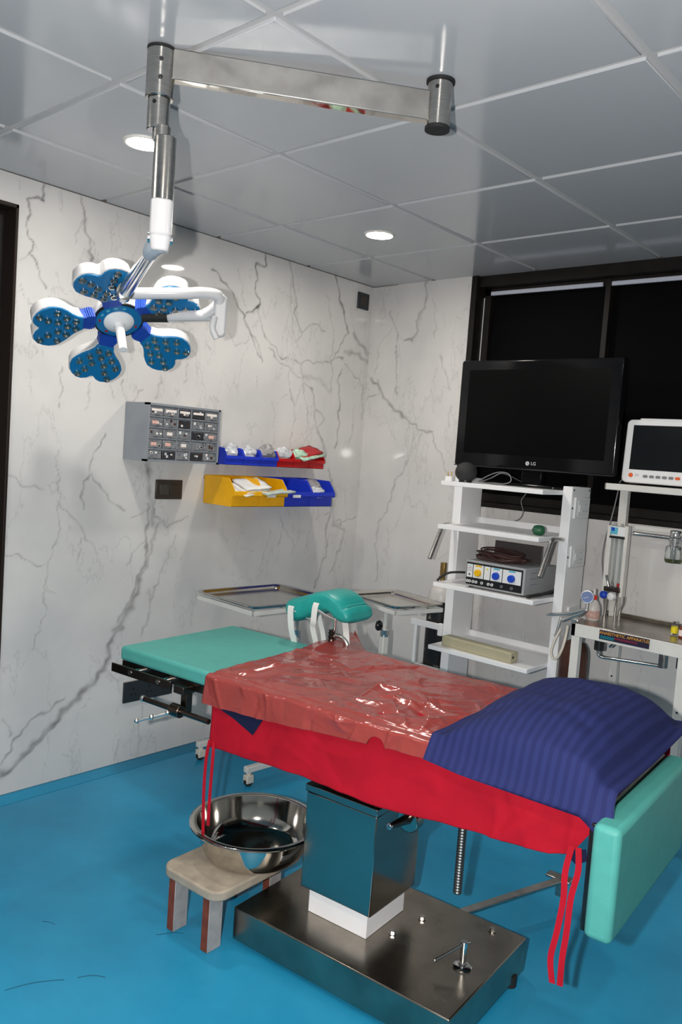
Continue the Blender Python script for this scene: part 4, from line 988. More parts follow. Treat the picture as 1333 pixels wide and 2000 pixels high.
# ------------------------------------------------------------------ instrument stands and trays
def stand(x, y, rz, w_, d_, z, colx, coly, label, tlabel, feet):
    t = thing('instrument_stand', label, 'instrument stand', (x, y, 0), rz, 'instrument stands by the wall')
    b = MB()
    for a in (-1, 1):
        b.box(-w_/2, w_/2, a*d_/2-.008*(a > 0), a*d_/2+.008*(a < 0), z-.022, z-.002); b.box(a*w_/2-.008*(a > 0), a*w_/2+.008*(a < 0), -d_/2, d_/2, z-.022, z-.002)
    b.box(-w_/2, w_/2, -.01, .01, z-.030, z-.022); b.build('tray_frame', 'cream_paint', t, bevel=.002)
    b = MB(); b.box(colx-.016, colx+.016, coly-.016, coly+.016, .06, z-.16); b.build('column', 'cream_paint', t, bevel=.003)
    b = MB(); b.cyl((colx, coly, z-.20), (colx, coly, z-.03), .011, n=16); b.build('telescopic_post', 'cream_paint', t)
    b = MB(); b.cyl((colx, coly, z-.17), (colx, coly, z-.14), .020, n=20); b.build('lock_collar', 'chrome', t)
    for fx in feet[0]:
        b = MB(); b.box(fx-.014, fx+.014, feet[1], feet[2], .062, .088); b.build('base_bar', 'cream_paint', t, bevel=.003)
        for fy in (feet[1]+.02, feet[2]-.02):
            c = MB(); c.cyl((fx, fy, .035), (fx, fy, .063), .013, .010, n=16); c.box(fx-.016, fx+.016, fy-.019, fy+.019, .014, .050); cc = c.build('castor', 'castor_white', t, bevel=.004)
            c = MB(); c.cyl((fx-.010, fy, .021), (fx+.010, fy, .021), .021, n=20); c.build('castor_wheel', 'rubber' , cc, bevel=.003)
    b = MB(); b.box(feet[0][0], feet[0][-1], coly-.014, coly+.014, .062, .088); b.build('cross_bar', 'cream_paint', t, bevel=.003)
    k = thing('instrument_tray', tlabel, 'tray', (x, y, z), rz, 'steel trays on the stands')
    b = MB()
    R0 = rrect(-w_/2+.022, w_/2-.022, -d_/2+.022, d_/2-.022, .02, 5); R1 = rrect(-w_/2+.008, w_/2-.008, -d_/2+.008, d_/2-.008, .028, 5); R2 = rrect(-w_/2-.006, w_/2+.006, -d_/2-.006, d_/2+.006, .035, 5)
    L = [[b.bm.verts.new((px, py, zz)) for px, py in R] for R, zz in ((R0, .0), (R1, .016), (R2, .017), (R2, .013))]
    for p, q in zip(L[:-1], L[1:]): b.bridge(p, q)
    b.face(L[0]); b.build('tray_pan', 'tray_steel', k, solid=.001, ang=50, off=-1, recalc=False)
    return t
stand(.432, -1.10, math.radians(-4), .40, .47, .800, .07, .13, 'cream instrument stand near the left wall behind the teal leg pad', 'steel instrument tray on the stand near the left wall', ((-.27, .09), -.13, .30))
t2 = stand(.765, -.600, math.radians(-14), .37, .28, .800, -.03, -.02, 'cream instrument stand between the leg rest and the white equipment cart', 'steel instrument tray beside the white equipment cart', ((-.12, .12), -.17, .17))
b = MB(); b.cyl((-.065, -.02, .672), (-.02, -.02, .672), .006, n=10); b.lathe([(0, 0), (.022, .002), (.026, .010), (.022, .020), (0, .022)], (-.06, -.02, .672), (-1, -.5, 0), n=9); b.build('clamp_knob', 'black', t2)
# ------------------------------------------------------------------ white equipment cart against the back wall
ct = thing('equipment_cart', 'white open equipment cart with four shelves below the television', 'equipment cart', (0, 0, 0))
for x in (.846, 1.405):
    b = MB(); b.box(x, x+.045, -.30, -.118, .045, 1.392); p = b.build('side_column', 'cart_paint', ct, bevel=.003)
b_ = [(1.373, 'top'), (1.172, ''), (.903, ''), (.608, '')]
for z, _ in b_:
    b = MB(); b.box(.891, 1.405, -.482, -.125, z-.020, z); b.box(.891, 1.405, -.131, -.125, z, z+(.03 if z < 1.3 else .0)); b.build('shelf', 'cart_paint', ct, bevel=.002)
b = MB(); b.box(.846, 1.45, -.48, -.12, .045, .075); b.build('base_frame', 'cart_paint', ct, bevel=.003)
for x, y in ((.87, -.45), (1.43, -.45), (.87, -.15), (1.43, -.15)):
    b = MB(); b.cyl((x-.012, y, .023), (x+.012, y, .023), .023, n=20); b.box(x-.015, x+.015, y-.012, y+.012, .03, .05); b.build('castor', 'rubber', ct, bevel=.003)
for x in (.868, 1.428):
    b = MB(); b.tube(smooth_path([(x, -.30, 1.160), (x, -.37, 1.165), (x, -.405, 1.158), (x, -.425, 1.13), (x, -.458, 1.07), (x, -.492, 1.008)], 5), .0095, n=16); b.build('push_handle', 'steel', ct)
for z0, hh in ((1.254, .094), (1.040, .094), (.835, .028)):
    b = MB(); b.box(1.450, 1.460, -.278 if hh > .05 else -.25, -.136, z0, z0+hh); so = b.build('socket_box', 'white_plastic', ct, bevel=.003)
    if hh > .05:
        b = MB(); b.box(1.460, 1.4625, -.255, -.16, z0+.014, z0+.08); b.build('socket_face', 'panel_white', so, bevel=.002)
        for dy, dz in ((0, .03), (-.012, 0), (.012, 0)):
            b = MB(); b.cyl((1.4622, -.185+dy, z0+.034+dz), (1.4632, -.185+dy, z0+.034+dz), .003, n=10); b.build('socket_hole', 'grey_button', so)
        b = MB(); b.box(1.4622, 1.465, -.245, -.225, z0+.03, z0+.06); b.build('switch_rocker', 'white_plastic', so, bevel=.001)
        b = MB(); b.cyl((1.4505, -.288, z0+.045), (1.453, -.288, z0+.045), .004, n=10); b.build('screw', 'black', so)
for y in (-.285, -.135):
    b = MB(); b.cyl((1.4495, y, 1.378), (1.452, y, 1.378), .004, n=10); b.build('corner_screw', 'black', ct)

# television on its stand
tv = thing('television', 'large black flat television standing on the top shelf of the white cart', 'television', (0, 0, 0))
ty = -.25
b = MB(); b.prism(rrect(.801, 1.603, 1.450, 1.950, .012, 4), 0, .045, o=(0, ty+.045, 0), ex=(1, 0, 0), ey=(0, 0, 1), ez=(0, -1, 0)); b.prism(rrect(.86, 1.54, 1.50, 1.90, .02, 4), 0, .03, o=(0, ty+.075, 0), ex=(1, 0, 0), ey=(0, 0, 1), ez=(0, -1, 0))
b.build('bezel', 'gloss_black', tv, bevel=.006, seg=3)
b = MB(); b.box(.848, 1.556, ty-.0006, ty+.002, 1.512, 1.905); b.build('screen', 'screen_black', tv)
b = MB(); b.box(.802, 1.602, ty-.004, ty+.004, 1.448, 1.453); b.build('lower_trim', mat('trim_dark_silver', (.05, .05, .055, 1), .25, .6), tv, bevel=.001)
b = MB(); b.box(1.16, 1.26, ty+.02, ty+.05, 1.385, 1.47); b.build('stand_neck', 'gloss_black', tv, bevel=.004)
b = MB(); b.prism(rrect(1.0, 1.40, -.335, -.15, .05, 6), 1.3735, 1.386); b.build('stand_base', 'gloss_black', tv, bevel=.003)
b = MB(); b.lathe([(0, 0), (.0095, 0), (.0095, .001), (0, .001)], (1.196, ty-.0005, 1.479), (0, -1, 0), n=28); lg = b.build('logo_disc', 'logo_silver', tv)
b = MB(); b.box(1.1965, 1.198, ty-.0022, ty-.0014, 1.474, 1.484); b.box(1.1965, 1.2025, ty-.0022, ty-.0014, 1.474, 1.4755); b.box(1.1915, 1.1935, ty-.0022, ty-.0014, 1.481, 1.483); b.build('logo_mark', 'gloss_black', tv)
text('logo_letters', 'LG', .021, FRONT(1.226, ty-.001, 1.479), 'logo_silver', tv)

# small things on the cart
sp = thing('ball_device', 'dark grey ball shaped device at the left of the top cart shelf', 'device', (.975, -.41, 1.373))
b = MB(); b.sphere((0, 0, .046), .050, 32, 18, (1, 1, .92)); b.build('ball_shell', mat('matte_charcoal', srgb(44, 44, 46), .75), sp)
b = MB(); b.cyl((0, 0, .0), (0, 0, .012), .03, n=24); b.build('ball_foot', 'black', sp)
pl = thing('power_plug', 'small white two pin plug on the left end of the top cart shelf', 'plug', (.918, -.455, 1.373))
b = MB(); b.prism(rrect(-.018, .018, -.014, .014, .006), 0, .022); b.build('plug_body', 'white_plastic', pl, bevel=.003)
for x in (-.009, .009):
    b = MB(); b.cyl((x, 0, .022), (x, 0, .044), .0028, n=10); b.build('pin', 'brass', pl)
b = MB()
b.tube(smooth_path([(1.01, -.36, 1.379), (1.05, -.34, 1.41), (1.10, -.33, 1.43), (1.15, -.33, 1.425), (1.17, -.34, 1.395), (1.14, -.35, 1.379), (1.10, -.36, 1.379), (1.05, -.40, 1.379), (1.06, -.33, 1.40), (1.10, -.30, 1.425), (1.125, -.20, 1.40), (1.13, -.118, 1.374), (1.128, -.112, 1.34), (1.105, -.112, 1.30), (1.12, -.112, 1.25), (1.10, -.112, 1.21), (1.04, -.116, 1.19)], 6), .0022, n=8)
tag(b.build('thin_cable', 'grey_cable', None), 'thin grey cable looping under the television and down behind the cart', 'cable')
b = MB()
b.tube(smooth_path([(.80, -.115, 1.36), (.775, -.11, 1.30), (.785, -.11, 1.235), (.81, -.115, 1.225), (.815, -.115, 1.29), (.80, -.12, 1.345), (.785, -.12, 1.29), (.80, -.12, 1.24), (.835, -.12, 1.25)], 6), .0013, n=6)
tag(b.build('hanging_wire', 'grey_cable', None), 'thin wire loops hanging behind the left column of the cart', 'cable')
g = thing('green_bulb', 'small green rubber bulb on the second cart shelf', 'rubber bulb', (1.352, -.385, 1.172))
b = MB(); b.lathe([(0, -.026), (.010, -.026), (.018, -.021), (.0225, -.008), (.0225, .008), (.018, .021), (.009, .026), (.005, .0255), (.004, .02), (0, .02)], (0, 0, .0225), (-.9, -.45, 0), n=28); b.build('bulb_body', 'green_rubber', g)
b = MB(); b.cyl((-.022, -.0115, .0225), (-.0255, -.013, .0225), .005, n=14); b.build('bulb_opening', 'black', g)

es = thing('control_unit', 'grey electronic unit with blue and yellow knobs on the third cart shelf', 'electronic unit', (1.193, -.455, .903))
b = MB(); b.box(-.150, .150, 0, .28, .008, .125); b.build('case', 'esu_grey', es, bevel=.003)
for x, y in ((-.13, .03), (.13, .03), (-.13, .25), (.13, .25)):
    b = MB(); b.cyl((x, y, 0), (x, y, .009), .01, n=14); b.build('unit_foot', 'rubber', es)
for z in (.05, .075, .1):
    b = MB(); b.box(.149, .1507, .05, .12, z, z+.003); b.build('vent_slot', 'grey_button', es)
b = MB(); b.box(-.143, .140, -.002, .001, .016, .116); b.build('front_panel', 'black', es, bevel=.0008, seg=1)
px0 = -.140
for x0, x1, k in ((-.139, -.110, 'a'), (-.106, -.054, 'y'), (-.050, -.020, 'b'), (-.016, .040, 'u'), (.044, .100+.036, 'u')):
    b = MB(); b.box(x0, x1 if k != 'u' or x1 < .1 else .100+.034, -.0035, -.0018, .049 , .108); pn = b.build('panel_field', 'panel_white', es)
    xm = (x0+min(x1, .134))/2
    if k in 'yu':
        b = MB(); b.lathe([(.017, 0), (.016, .012), (.014, .014), (0, .014)], (xm, -.003, .073), (0, -1, 0), n=12 if k == 'y' else 28); b.build('knob', 'knob_yellow' if k == 'y' else 'knob_blue', pn, ang=30)
        b = MB(); b.box(xm-.016, xm+.016, -.0042, -.0034, .100, .107); b.build('field_heading', 'knob_yellow' if k == 'y' else 'cyan', pn)
    elif k == 'a':
        for zz, m_, hh in ((.098, 'cyan', .002), (.090, 'bin_red', .002), (.083, 'grey_button', .0015), (.077, 'grey_button', .0015)):
            b = MB(); b.box(x0+.004, x1-.004, -.0042, -.0034, zz, zz+hh); b.build('print_line', m_, pn)
        b = MB(); b.cyl((xm, -.0034, .062), (xm, -.006, .062), .004, n=12); b.build('push_switch', 'black', pn)
    else:
        b = MB(); b.cyl((xm, -.0034, .096), (xm, -.005, .096), .004, n=12); b.build('indicator_lamp', 'vial_yellow', pn)
        b = MB(); b.box(xm-.006, xm+.006, -.0042, -.0034, .070, .080); b.build('print_line', 'label', pn)
for x, f in ((-.134, 1), (-.121, 1), (-.103, 1), (-.087, 1), (-.058, 1), (-.024, 1), (-.006, 1), (.042, 0), (.092, 0)):
    b = MB(); b.lathe([(.0035, .0), (.0035, .004), (.0062, .004), (.0066, 0)], (x, -.002, .031), (0, -1, 0), n=20); b.build('output_socket', 'panel_white' if f else 'grey_button', es)
bd = thing('slate_board', 'dark slate grey board standing upright behind the coiled brown cable', 'board', (1.175, -.235, 1.028))
b = MB(); b.box(-.118, .118, -.006, .006, 0, .082); b.build('board_plate', 'slab_grey', bd, bevel=.001); bd.rotation_euler = (math.radians(-4), 0, 0)
b = MB(); pts = []
rn = random.Random(5)
for k in range(60*6):
    a = k*2*PI/44; j = k//44
    pts.append((1.150+.010*math.sin(j*1.3)+(.116+.020*math.sin(j*2.1))*math.cos(a+.1*j)+.004*math.sin(3*a+j), -.335+(.062+.012*math.sin(j*1.7+1))*math.sin(a), 1.036+.0044*j+.006*math.sin(a*1.0+j)*(.5+.12*j)+.004*(j % 2)))
b.tube(pts, .0038, n=8)
b.tube(smooth_path([(1.10, -.39, 1.060), (1.16, -.41, 1.045), (1.20, -.415, 1.038), (1.235, -.40, 1.046), (1.29, -.36, 1.052)], 5), .0055, n=10)
tag(b.build('brown_cable', 'brown_cable', None), 'coiled brown cable lying on the grey electronic unit', 'cable')
b = MB()
b.tube(smooth_path([(.905, -.470, .909), (.915, -.46, .925), (.945, -.44, .950), (.99, -.40, .957), (1.035, -.30, .950), (1.04, -.16, .92), (1.20, -.15, .912), (1.345, -.155, .912), (1.375, -.25, .9125), (1.37, -.40, .913), (1.362, -.455, .911), (1.372, -.45, .912), (1.385, -.36, .916), (1.399, -.31, .93)], 6), .0052, n=10)
tag(b.build('black_cable', 'rubber', None), 'black cable arching over the third cart shelf around the grey unit', 'cable')
bx = thing('beige_box', 'long beige plastic box lying on the bottom cart shelf', 'box', (1.128, -.425, .608), math.radians(-3))
b = MB(); b.prism([(-.188, -.030), (.188, -.030), (.188, .030), (-.188, .030)], 0, .048); b.build('box_body', 'beige', bx, bevel=.006, seg=3)
b = MB(); b.cyl((.1885, -.012, .026), (.1892, -.012, .026), .006, n=14); b.build('cable_hole', 'plate_dot', bx)

# ------------------------------------------------------------------ gas cylinders
def cylinder(name, x, y, r, zt, m, ms, label, valve=True):
    t = thing(name, label, 'gas cylinder', (x, y, 0))
    b = MB(); b.lathe([(0, .0), (r*.92, 0), (r, .01), (r, zt-.075)], n=40); b.build('body', m, t)
    b = MB(); b.lathe([(r, zt-.075), (r*.985, zt-.055), (r*.90, zt-.030), (r*.70, zt-.010), (r*.38, zt), (r*.22, zt+.006), (0, zt+.006)], n=40); b.build('shoulder', ms, t)
    if valve:
        b = MB(); b.cyl((0, 0, zt), (0, 0, zt+.05), .012, n=16); b.box(-.012, .012, -.012, .012, zt+.05, zt+.115); b.cyl((-.02, 0, zt+.04), (.006, 0, zt+.04), .008, n=12); b.build('valve', 'brass', t, bevel=.002)
    return t
cylinder('oxygen_cylinder', .765, -.215, .066, .845, 'cyl_black', 'cyl_white', 'chipped black gas cylinder with a pale shoulder left of the white cart')
rk = thing('cylinder_rack', 'narrow white metal rack holding the chipped black cylinder', 'cylinder rack', (0, 0, 0))
b = MB(); b.box(.655, .842, -.305, -.288, .640, .670); b.build('upper_band', 'cart_paint', rk, bevel=.002)
b = MB(); b.box(.682, .842, -.305, -.288, .42, .45); b.box(.682, .697, -.288, -.12, .43, .445); b.build('lower_band', 'cart_paint', rk, bevel=.002)
b = MB(); b.box(.678, .694, -.305, -.289, 0, .640); b.build('upright', 'cart_paint', rk, bevel=.002)
b = MB(); b.box(.822, .8455, -.312, -.29, .615, .675); b.build('cart_bracket', 'cart_paint', rk, bevel=.003)
cylinder('gas_cylinder', 1.524, -.297, .060, .735, 'cyl_brown', 'cyl_brown', 'dark brown gas cylinder between the white cart and the anaesthetic trolley', False)

rg = thing('gas_regulator', 'chrome regulator with a round blue gauge and toggle bar on the brown cylinder', 'regulator', (0, 0, 0))
b = MB(); b.cyl((1.524, -.297, .735), (1.524, -.297, .80), .011, n=16); b.box(1.508, 1.540, -.325, -.280, .79, .832); b.build('valve_block', 'satin_chrome', rg, bevel=.003)
b = MB(); b.tube(smooth_path([(1.410, -.325, .828), (1.45, -.325, .838), (1.51, -.325, .855), (1.575, -.325, .882)], 5), .0085, n=14, ); b.build('inlet_pipe', 'satin_chrome', rg)
b = MB(); b.tube([(1.408, -.325, .828), (1.396, -.325, .824)], .005, n=10); b.build('pipe_tip', 'satin_chrome', rg)
b = MB(); b.tube([(1.465, -.33, .83), (1.459, -.335, .79), (1.452, -.335, .75)], .006, n=12); b.sphere((1.4515, -.335, .747), .0085, 12, 8); b.build('toggle_bar', 'satin_chrome', rg)
b = MB(); b.tube(smooth_path([(1.575, -.325, .88), (1.55, -.322, .858), (1.51, -.32, .838), (1.47, -.325, .815)], 4), .009, n=12); b.build('yoke_arm', 'satin_chrome', rg)
b = MB(); b.cyl((1.575, -.325, .876), (1.575, -.325, .91), .008, n=14); b.build('gauge_stem', 'satin_chrome', rg)
b = MB(); gd = V3((.45, -.89, .05)).normalized(); gc = V3((1.574, -.33, .936)); b.lathe([(0, -.014), (.026, -.014), (.028, -.008), (.028, .006), (.025, .007), (.025, .003), (0, .003)], gc, gd, n=32); ga = b.build('gauge_case', 'satin_chrome', rg)
b = MB(); b.lathe([(0, .0032), (.0245, .0032), (.0245, .0042), (0, .0042)], gc, gd, n=32); b.build('gauge_face', 'gauge_face', ga)
b = MB(); gx, gy, _ = frame_of(gd); b.tube([gc+gd*.005-gx*.004, gc+gd*.005+gx*.016+gy*.006], .0012, n=6); b.build('gauge_needle', 'panel_white', ga)
b = MB(); b.tube(smooth_path([(1.506, -.345, .80), (1.512, -.37, .75), (1.505, -.38, .70), (1.488, -.38, .662), (1.466, -.375, .655), (1.453, -.37, .68), (1.46, -.36, .73), (1.475, -.345, .78)], 6), .0055, n=10)
tag(b.build('cream_hose', 'castor_white', None), 'cream rubber hose looping in front of the brown cylinder', 'hose')

# ------------------------------------------------------------------ anaesthetic trolley
an = thing('anaesthetic_trolley', 'white anaesthetic trolley with steel top, flow meter and sign plate', 'anaesthetic trolley', (0, 0, 0))
X0, X1, YF, YB, ZT = 1.547, 2.06, -.40, -.05, .830
b = MB(); b.box(X0+.004, X1, YF+.004, YB, ZT-.004, ZT); b.box(X0, X1, YB-.012, YB, ZT, ZT+.018); b.build('worktop', 'sheet_steel', an, bevel=.0015)
b = MB(); b.box(X0, X1, YF, YF+.02, ZT-.055, ZT-.002); b.box(X0, X0+.02, YF, YB, ZT-.055, ZT-.002); b.box(X1-.02, X1, YF, YB, ZT-.055, ZT-.002); b.box(X0, X1, YB-.02, YB, ZT-.055, ZT-.002); b.build('apron', 'cream_paint', an, bevel=.002)
for x, y in ((X0, YF), (X1-.075, YF), (X0+.045, YB-.035), (X1-.05, YB-.035)):
    b = MB(); b.box(x+.004, x+.039, y+.002, y+.035, .05, ZT-.03); lg_ = b.build('leg', 'cream_paint', an, bevel=.002)
    b = MB(); b.cyl((x+.021, y-.001, .565), (x+.021, y+.003, .565), .004, n=10); b.build('leg_screw', 'black', lg_)
    b = MB(); b.cyl((x+.008, y+.018, .025), (x+.034, y+.018, .025), .025, n=22); b.box(x+.006, x+.036, y+.005, y+.031, .03, .055); b.build('castor', 'castor_white', lg_, bevel=.004)
sg = MB(); sg.box(1.672, 1.877, YF-.003, YF, ZT-.044, ZT-.006); sgo = sg.build('sign_plate', 'sign', an)
b = MB(); b.box(1.676, 1.735, YF-.0036, YF-.003, ZT-.040, ZT-.028); b.build('sign_band', 'sign_teal', sgo)
b = MB(); b.box(1.735, 1.83, YF-.0036, YF-.003, ZT-.034, ZT-.027); b.build('sign_band', 'sign_red', sgo)
text('sign_lettering', 'ANAESTHETIC APPARATUS', .0168, FRONT(1.7745, YF-.0036, ZT-.0165), 'gold', sgo)
# posts, upper shelf
for x in (1.590, 2.02):
    b = MB(); b.box(x-.018, x+.018, -.088, -.056, ZT, 1.395); b.build('post', 'cream_paint', an, bevel=.002)
b = MB(); b.prism([(1.580, -.26), (2.06, -.26), (2.06, -.02), (1.58, -.02), (1.548, -.05), (1.548, -.20)], 1.393, 1.420); b.build('upper_shelf', 'cream_paint', an, bevel=.003)
# flow meter
b = MB(); b.box(1.572-.026, 1.572-.004, -.125, -.088, .93, 1.235); b.box(1.624, 1.640, -.125, -.09, .925, 1.238); b.build('meter_upright', 'cream_paint', an, bevel=.002)
b = MB(); b.box(1.560, 1.628, -.125, -.090, 1.190, 1.232); mt = b.build('meter_head', 'panel_white', an, bevel=.002)
b = MB(); b.box(1.562, 1.594, -.1262, -.125, 1.198, 1.228); b.build('meter_label', 'cyan', mt)
b = MB(); b.box(1.566, 1.580, -.1268, -.126, 1.212, 1.227); b.build('meter_label', 'knob_blue', mt)
b = MB(); b.box(1.560, 1.628, -.128, -.088, 1.180, 1.190); b.build('meter_gasket', 'black', an)
for x in (1.575, 1.605):
    b = MB(); b.cyl((x, -.108, 1.232), (x, -.108, 1.246), .006, n=14); b.build('head_screw', 'chrome', an)
b = MB(); b.box(1.562, 1.628, -.094, -.090, .965, 1.182); sc_ = b.build('scale_plate', 'tube_clear', an)
for k in range(18):
    b = MB(); b.box(1.566 if k % 3 == 0 else 1.570, 1.580, -.0946, -.094, .985+k*.0108, .9862+k*.0108); b.build('scale_mark', 'grey_button', sc_)
for x, m_ in ((1.585, 'glass'), (1.612, 'glass')):
    b = MB(); b.cyl((x, -.108, .965), (x, -.108, 1.184), .006, n=16); b.build('flow_tube', m_, an)
b = MB(); b.cyl((1.585, -.108, .968), (1.585, -.108, .982), .0068, n=14); b.build('float_bobbin', 'grey_button', an)
b = MB(); b.cyl((1.612, -.108, .968), (1.612, -.108, .982), .0068, n=14); b.build('float_bobbin', 'packet_red', an)
b = MB(); b.box(1.556, 1.630, -.130, -.075, .944, .965); b.build('meter_base', 'dark_steel', an, bevel=.003)
b = MB(); b.lathe([(0, 0), (.010, 0), (.0165, .008), (.0165, .024), (.013, .028), (0, .028)], (1.572, -.128, .928), (-.45, -.89, 0), n=14); b.build('blue_control_knob', 'knob_blue', an, ang=25)
b = MB(); b.lathe([(0, 0), (.010, 0), (.0175, .008), (.0175, .026), (.013, .030), (.006, .031), (.006, .027), (0, .027)], (1.606, -.128, .926), (-.25, -.96, 0), n=20); b.build('white_control_knob', 'white_plastic', an)
b = MB(); b.tube(smooth_path([(1.612, -.108, .944), (1.612, -.108, .90), (1.610, -.108, .86), (1.610, -.108, ZT)], 4), .006, n=12); b.build('gas_pipe', 'chrome', an)
b = MB(); b.tube(smooth_path([(1.640, -.095, .928), (1.638, -.095, .90), (1.628, -.10, .865), (1.626, -.10, ZT)], 4), .006, n=12); b.build('gas_pipe', 'chrome', an)
b = MB(); b.box(1.646, 2.03, -.075, -.062, 1.225, 1.245); b.build('cross_rail', 'cream_paint', an, bevel=.002)
b = MB(); b.cyl((1.646, -.085, 1.208), (2.03, -.085, 1.208), .0095, n=16); b.build('gas_rail', 'chrome', an)
# vaporiser jar
vp = V3((1.842, -.125, 0))
b = MB(); b.lathe([(0, 1.245), (.020, 1.243), (.024, 1.236), (.022, 1.215), (.026, 1.212), (.026, 1.196), (.022, 1.193), (.022, 1.180), (.034, 1.176), (.036, 1.166), (0, 1.166)], vp, n=28); b.cyl(vp+V3((0, 0, 1.208)), vp+V3((0, .045, 1.208)), .009, n=14); vo = b.build('vaporiser_cap', 'chrome', an)
b = MB(); b.lathe([(.033, 1.168), (.036, 1.155), (.036, 1.118), (.031, 1.108), (0, 1.107), (0, 1.110), (.029, 1.111), (.0335, 1.119), (.0335, 1.155), (.031, 1.168)], vp, n=32); b.build('vaporiser_jar', 'glass', vo)
b = MB(); b.lathe([(0, 1.112), (.028, 1.1125), (.0325, 1.12), (.0325, 1.126), (0, 1.126)], vp, n=28); b.build('jar_liquid', 'green_liquid', vo)
# plumbing under the worktop
b = MB(); b.cyl((1.650, -.34, .725), (1.650, -.34, .775), .020, n=18); b.box(1.632, 1.672, -.36, -.32, .765, .790); b.cyl((1.612, -.34, .775), (1.69, -.34, .775), .012, n=14); b.build('valve_body', 'black', an, bevel=.003)
b = MB(); b.cyl((1.716, -.36, .765), (1.716, -.36, .778), .006, n=12); b.cyl((1.712, -.38, .757), (1.716, -.355, .768), .005, n=10); b.build('tap', 'chrome', an)
b = MB(); b.tube(smooth_path([(1.652, -.35, .730), (1.655, -.35, .708), (1.672, -.35, .701), (1.70, -.35, .703), (1.80, -.35, .710), (1.905, -.35, .718)], 5), .0065, n=12); b.build('lower_pipe', 'chrome', an)
b = MB(); b.box(1.903, 1.923, -.36, -.34, .712, .785); b.build('pipe_bracket', 'steel', an, bevel=.002)
b = MB(); b.cyl((1.975, -.33, .72), (1.975, -.33, .775), .012, n=14); b.build('hanging_valve', 'cyl_teal', an)
# bottle and vials
bt = thing('squeeze_bottle', 'small translucent white bottle with a red cap on the trolley corner', 'bottle', (1.572, -.255, ZT))
b = MB(); b.lathe([(0, 0), (.026, 0), (.029, .004), (.029, .045), (.027, .06), (.019, .078), (.011, .088), (.0095, .094), (0, .094)], n=30); b.build('bottle_body', 'pe_bottle', bt)
b = MB(); b.lathe([(.0293, .008), (.0294, .01), (.0294, .04), (.0293, .042)], n=30); b.build('bottle_print', 'pink_fluid', bt)
b = MB(); b.lathe([(.0125, .088), (.0125, .104), (.009, .107), (0, .107)], n=20); b.build('bottle_cap', 'red_cap', bt, ang=25)
b = MB(); b.lathe([(.006, .106), (.0055, .125), (.004, .134), (0, .134)], n=14); b.build('bottle_nozzle', 'pe_bottle', bt)
sy = thing('bent_spout', 'bent steel spout standing on the wall side of the bottle', 'spout', (1.568, -.12, ZT))
b = MB(); b.tube(smooth_path([(0, 0, 0), (.003, 0, .08), (.006, 0, .13), (-.002, 0, .16), (-.006, -.004, .185)], 5), .0065, n=12, caps=True); b.build('spout_tube', 'steel', sy)
for x, y, m_, lb in ((1.912, -.235, 'vial_yellow', 'small glass vial with a yellow label on the trolley top'), (1.952, -.262, 'vial_brown', 'small amber vial at the right edge beside the yellow labelled one')):
    v = thing('glass_vial', lb, 'vial', (x, y, ZT), group='vials on the trolley top')
    b = MB(); b.lathe([(0, 0), (.0125, 0), (.0135, .003), (.0135, .034), (.011, .041), (.007, .045), (.007, .050), (0, .050)], n=24); b.build('vial_body', 'glass' if m_ == 'vial_yellow' else m_, v)
    b = MB(); b.lathe([(.0137, .008), (.0138, .009), (.0138, .031), (.0137, .032)], n=24); b.build('vial_label', m_ if m_ == 'vial_yellow' else 'label', v)
    b = MB(); b.lathe([(.0085, .046), (.0085, .056), (0, .056)], n=18); b.build('vial_cap', 'chrome', v)
# patient monitor
mo = thing('patient_monitor', 'white framed patient monitor with orange buttons on the trolley upper shelf', 'patient monitor', (1.622, -.215, 1.4255))
mo.rotation_euler = (math.radians(-3), 0, 0)
EX, EY, EZ = (1, 0, 0), (0, 0, 1), (0, -1, 0)
b = MB(); b.prism(rrect(0, .40, .004, .270, .022, 6), -.03, .0, ex=EX, ey=EY, ez=EZ); b.prism(rrect(.012, .388, .016, .258, .03, 6), -.15, -.03, ex=EX, ey=EY, ez=EZ); b.build('case', 'white_plastic', mo, bevel=.006, seg=3)
b = MB(); b.prism(rrect(.05, .35, .262, .276, .006, 4), -.10, -.004, ex=EX, ey=EY, ez=EZ); b.build('alarm_bar', 'white_plastic', mo, bevel=.004)
b = MB(); b.prism([(.030, .060), (.37, .060), (.37, .246), (.030, .246)], -.001, .0012, ex=EX, ey=EY, ez=EZ); b.build('screen', 'screen_grey', mo)
b = MB(); b.lathe([(0, 0), (.0095, 0), (.0085, .003), (0, .003)], (.040, -.0005, .036), (0, -1, 0), n=24); b.build('power_button', 'orange', mo)
for k in range(6):
    b = MB(); b.prism(rrect(.092+.0265*k, .112+.0265*k, .028, .040, .005, 4), 0, .002, ex=EX, ey=EY, ez=EZ); b.build('key_button', 'orange' if k == 5 else 'grey_button', mo)
for z_ in (.040, .033):
    b = MB(); b.box(.058, .074, -.0012, -.0002, z_, z_+.0015); b.build('small_print', 'grey_button', mo)
for x in (.05, .35):
    b = MB(); b.box(x-.02, x+.02, .02, .12, -.0005, .006); b.build('monitor_foot', 'rubber', mo)
b = MB(); b.tube(smooth_path([(1.598, -.17, 1.4235), (1.606, -.16, 1.44), (1.63, -.14, 1.49), (1.65, -.06, 1.50)], 5), .003, n=8)
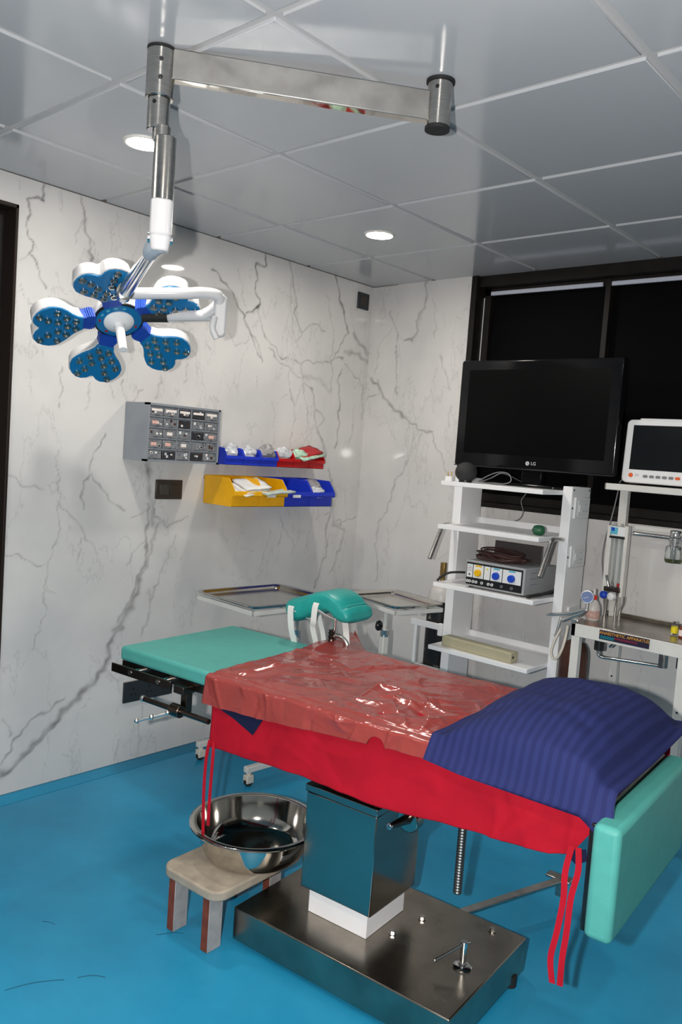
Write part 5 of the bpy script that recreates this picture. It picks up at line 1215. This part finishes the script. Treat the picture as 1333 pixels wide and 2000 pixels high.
tag(b.build('monitor_cable', 'grey_cable', None), 'thin grey cable rising beside the left edge of the patient monitor', 'cable')
b = MB(); b.tube(smooth_path([(1.552, -.06, 1.39), (1.545, -.07, 1.31), (1.537, -.08, 1.24), (1.518, -.07, 1.17), (1.512, -.07, 1.08), (1.528, -.08, 1.0), (1.545, -.09, .90), (1.556, -.09, .838)], 6), .003, n=8)
tag(b.build('trolley_cable', 'grey_cable', None), 'dark grey cable bowing out left of the trolley post', 'cable')
FLASH, EXPO = 104., 1.0
# ------------------------------------------------------------------ light
def area(name, loc, size, power, col=(1, .96, .9), spread=160):
    l = bpy.data.lights.new(name, 'AREA'); l.shape = 'DISK'; l.size = size; l.energy = power; l.color = col; l.spread = math.radians(spread)
    o = bpy.data.objects.new(name, l); C.objects.link(o); o.location = loc; return o
cam = bpy.data.cameras.new('camera'); co = bpy.data.objects.new('camera', cam); C.objects.link(co)
co.location = (3.0182, -3.6022, 1.4677); co.rotation_euler = (1.4981, -.0715, .7227)
cam.sensor_fit = 'VERTICAL'; cam.sensor_height = 36.; cam.lens = 1593.74/2000*36; cam.clip_start = .01
bpy.context.scene.camera = co
# the camera's own flash, held beside the lens
fl = bpy.data.lights.new('camera_flash', 'SPOT'); fl.energy = FLASH; fl.color = (1, .97, .94); fl.shadow_soft_size = .016; fl.spot_size = math.radians(110); fl.spot_blend = .6
fo = bpy.data.objects.new('camera_flash', fl); C.objects.link(fo)
rot = co.rotation_euler.to_matrix(); fo.location = V3(co.location)+rot @ V3((-.135, .01, 0)); fo.rotation_euler = co.rotation_euler
wd = bpy.data.worlds.new('world'); bpy.context.scene.world = wd; wd.use_nodes = True
wd.node_tree.nodes['Background'].inputs['Color'].default_value = (.75, .82, 1, 1); wd.node_tree.nodes['Background'].inputs['Strength'].default_value = .3
sc = bpy.context.scene
sc.view_settings.view_transform = 'Standard'; sc.view_settings.look = 'None'; sc.view_settings.gamma = 1; sc.view_settings.use_curve_mapping = False
sc.view_settings.exposure = EXPO
sc.cycles.max_bounces = 10; sc.cycles.sample_clamp_indirect = 6
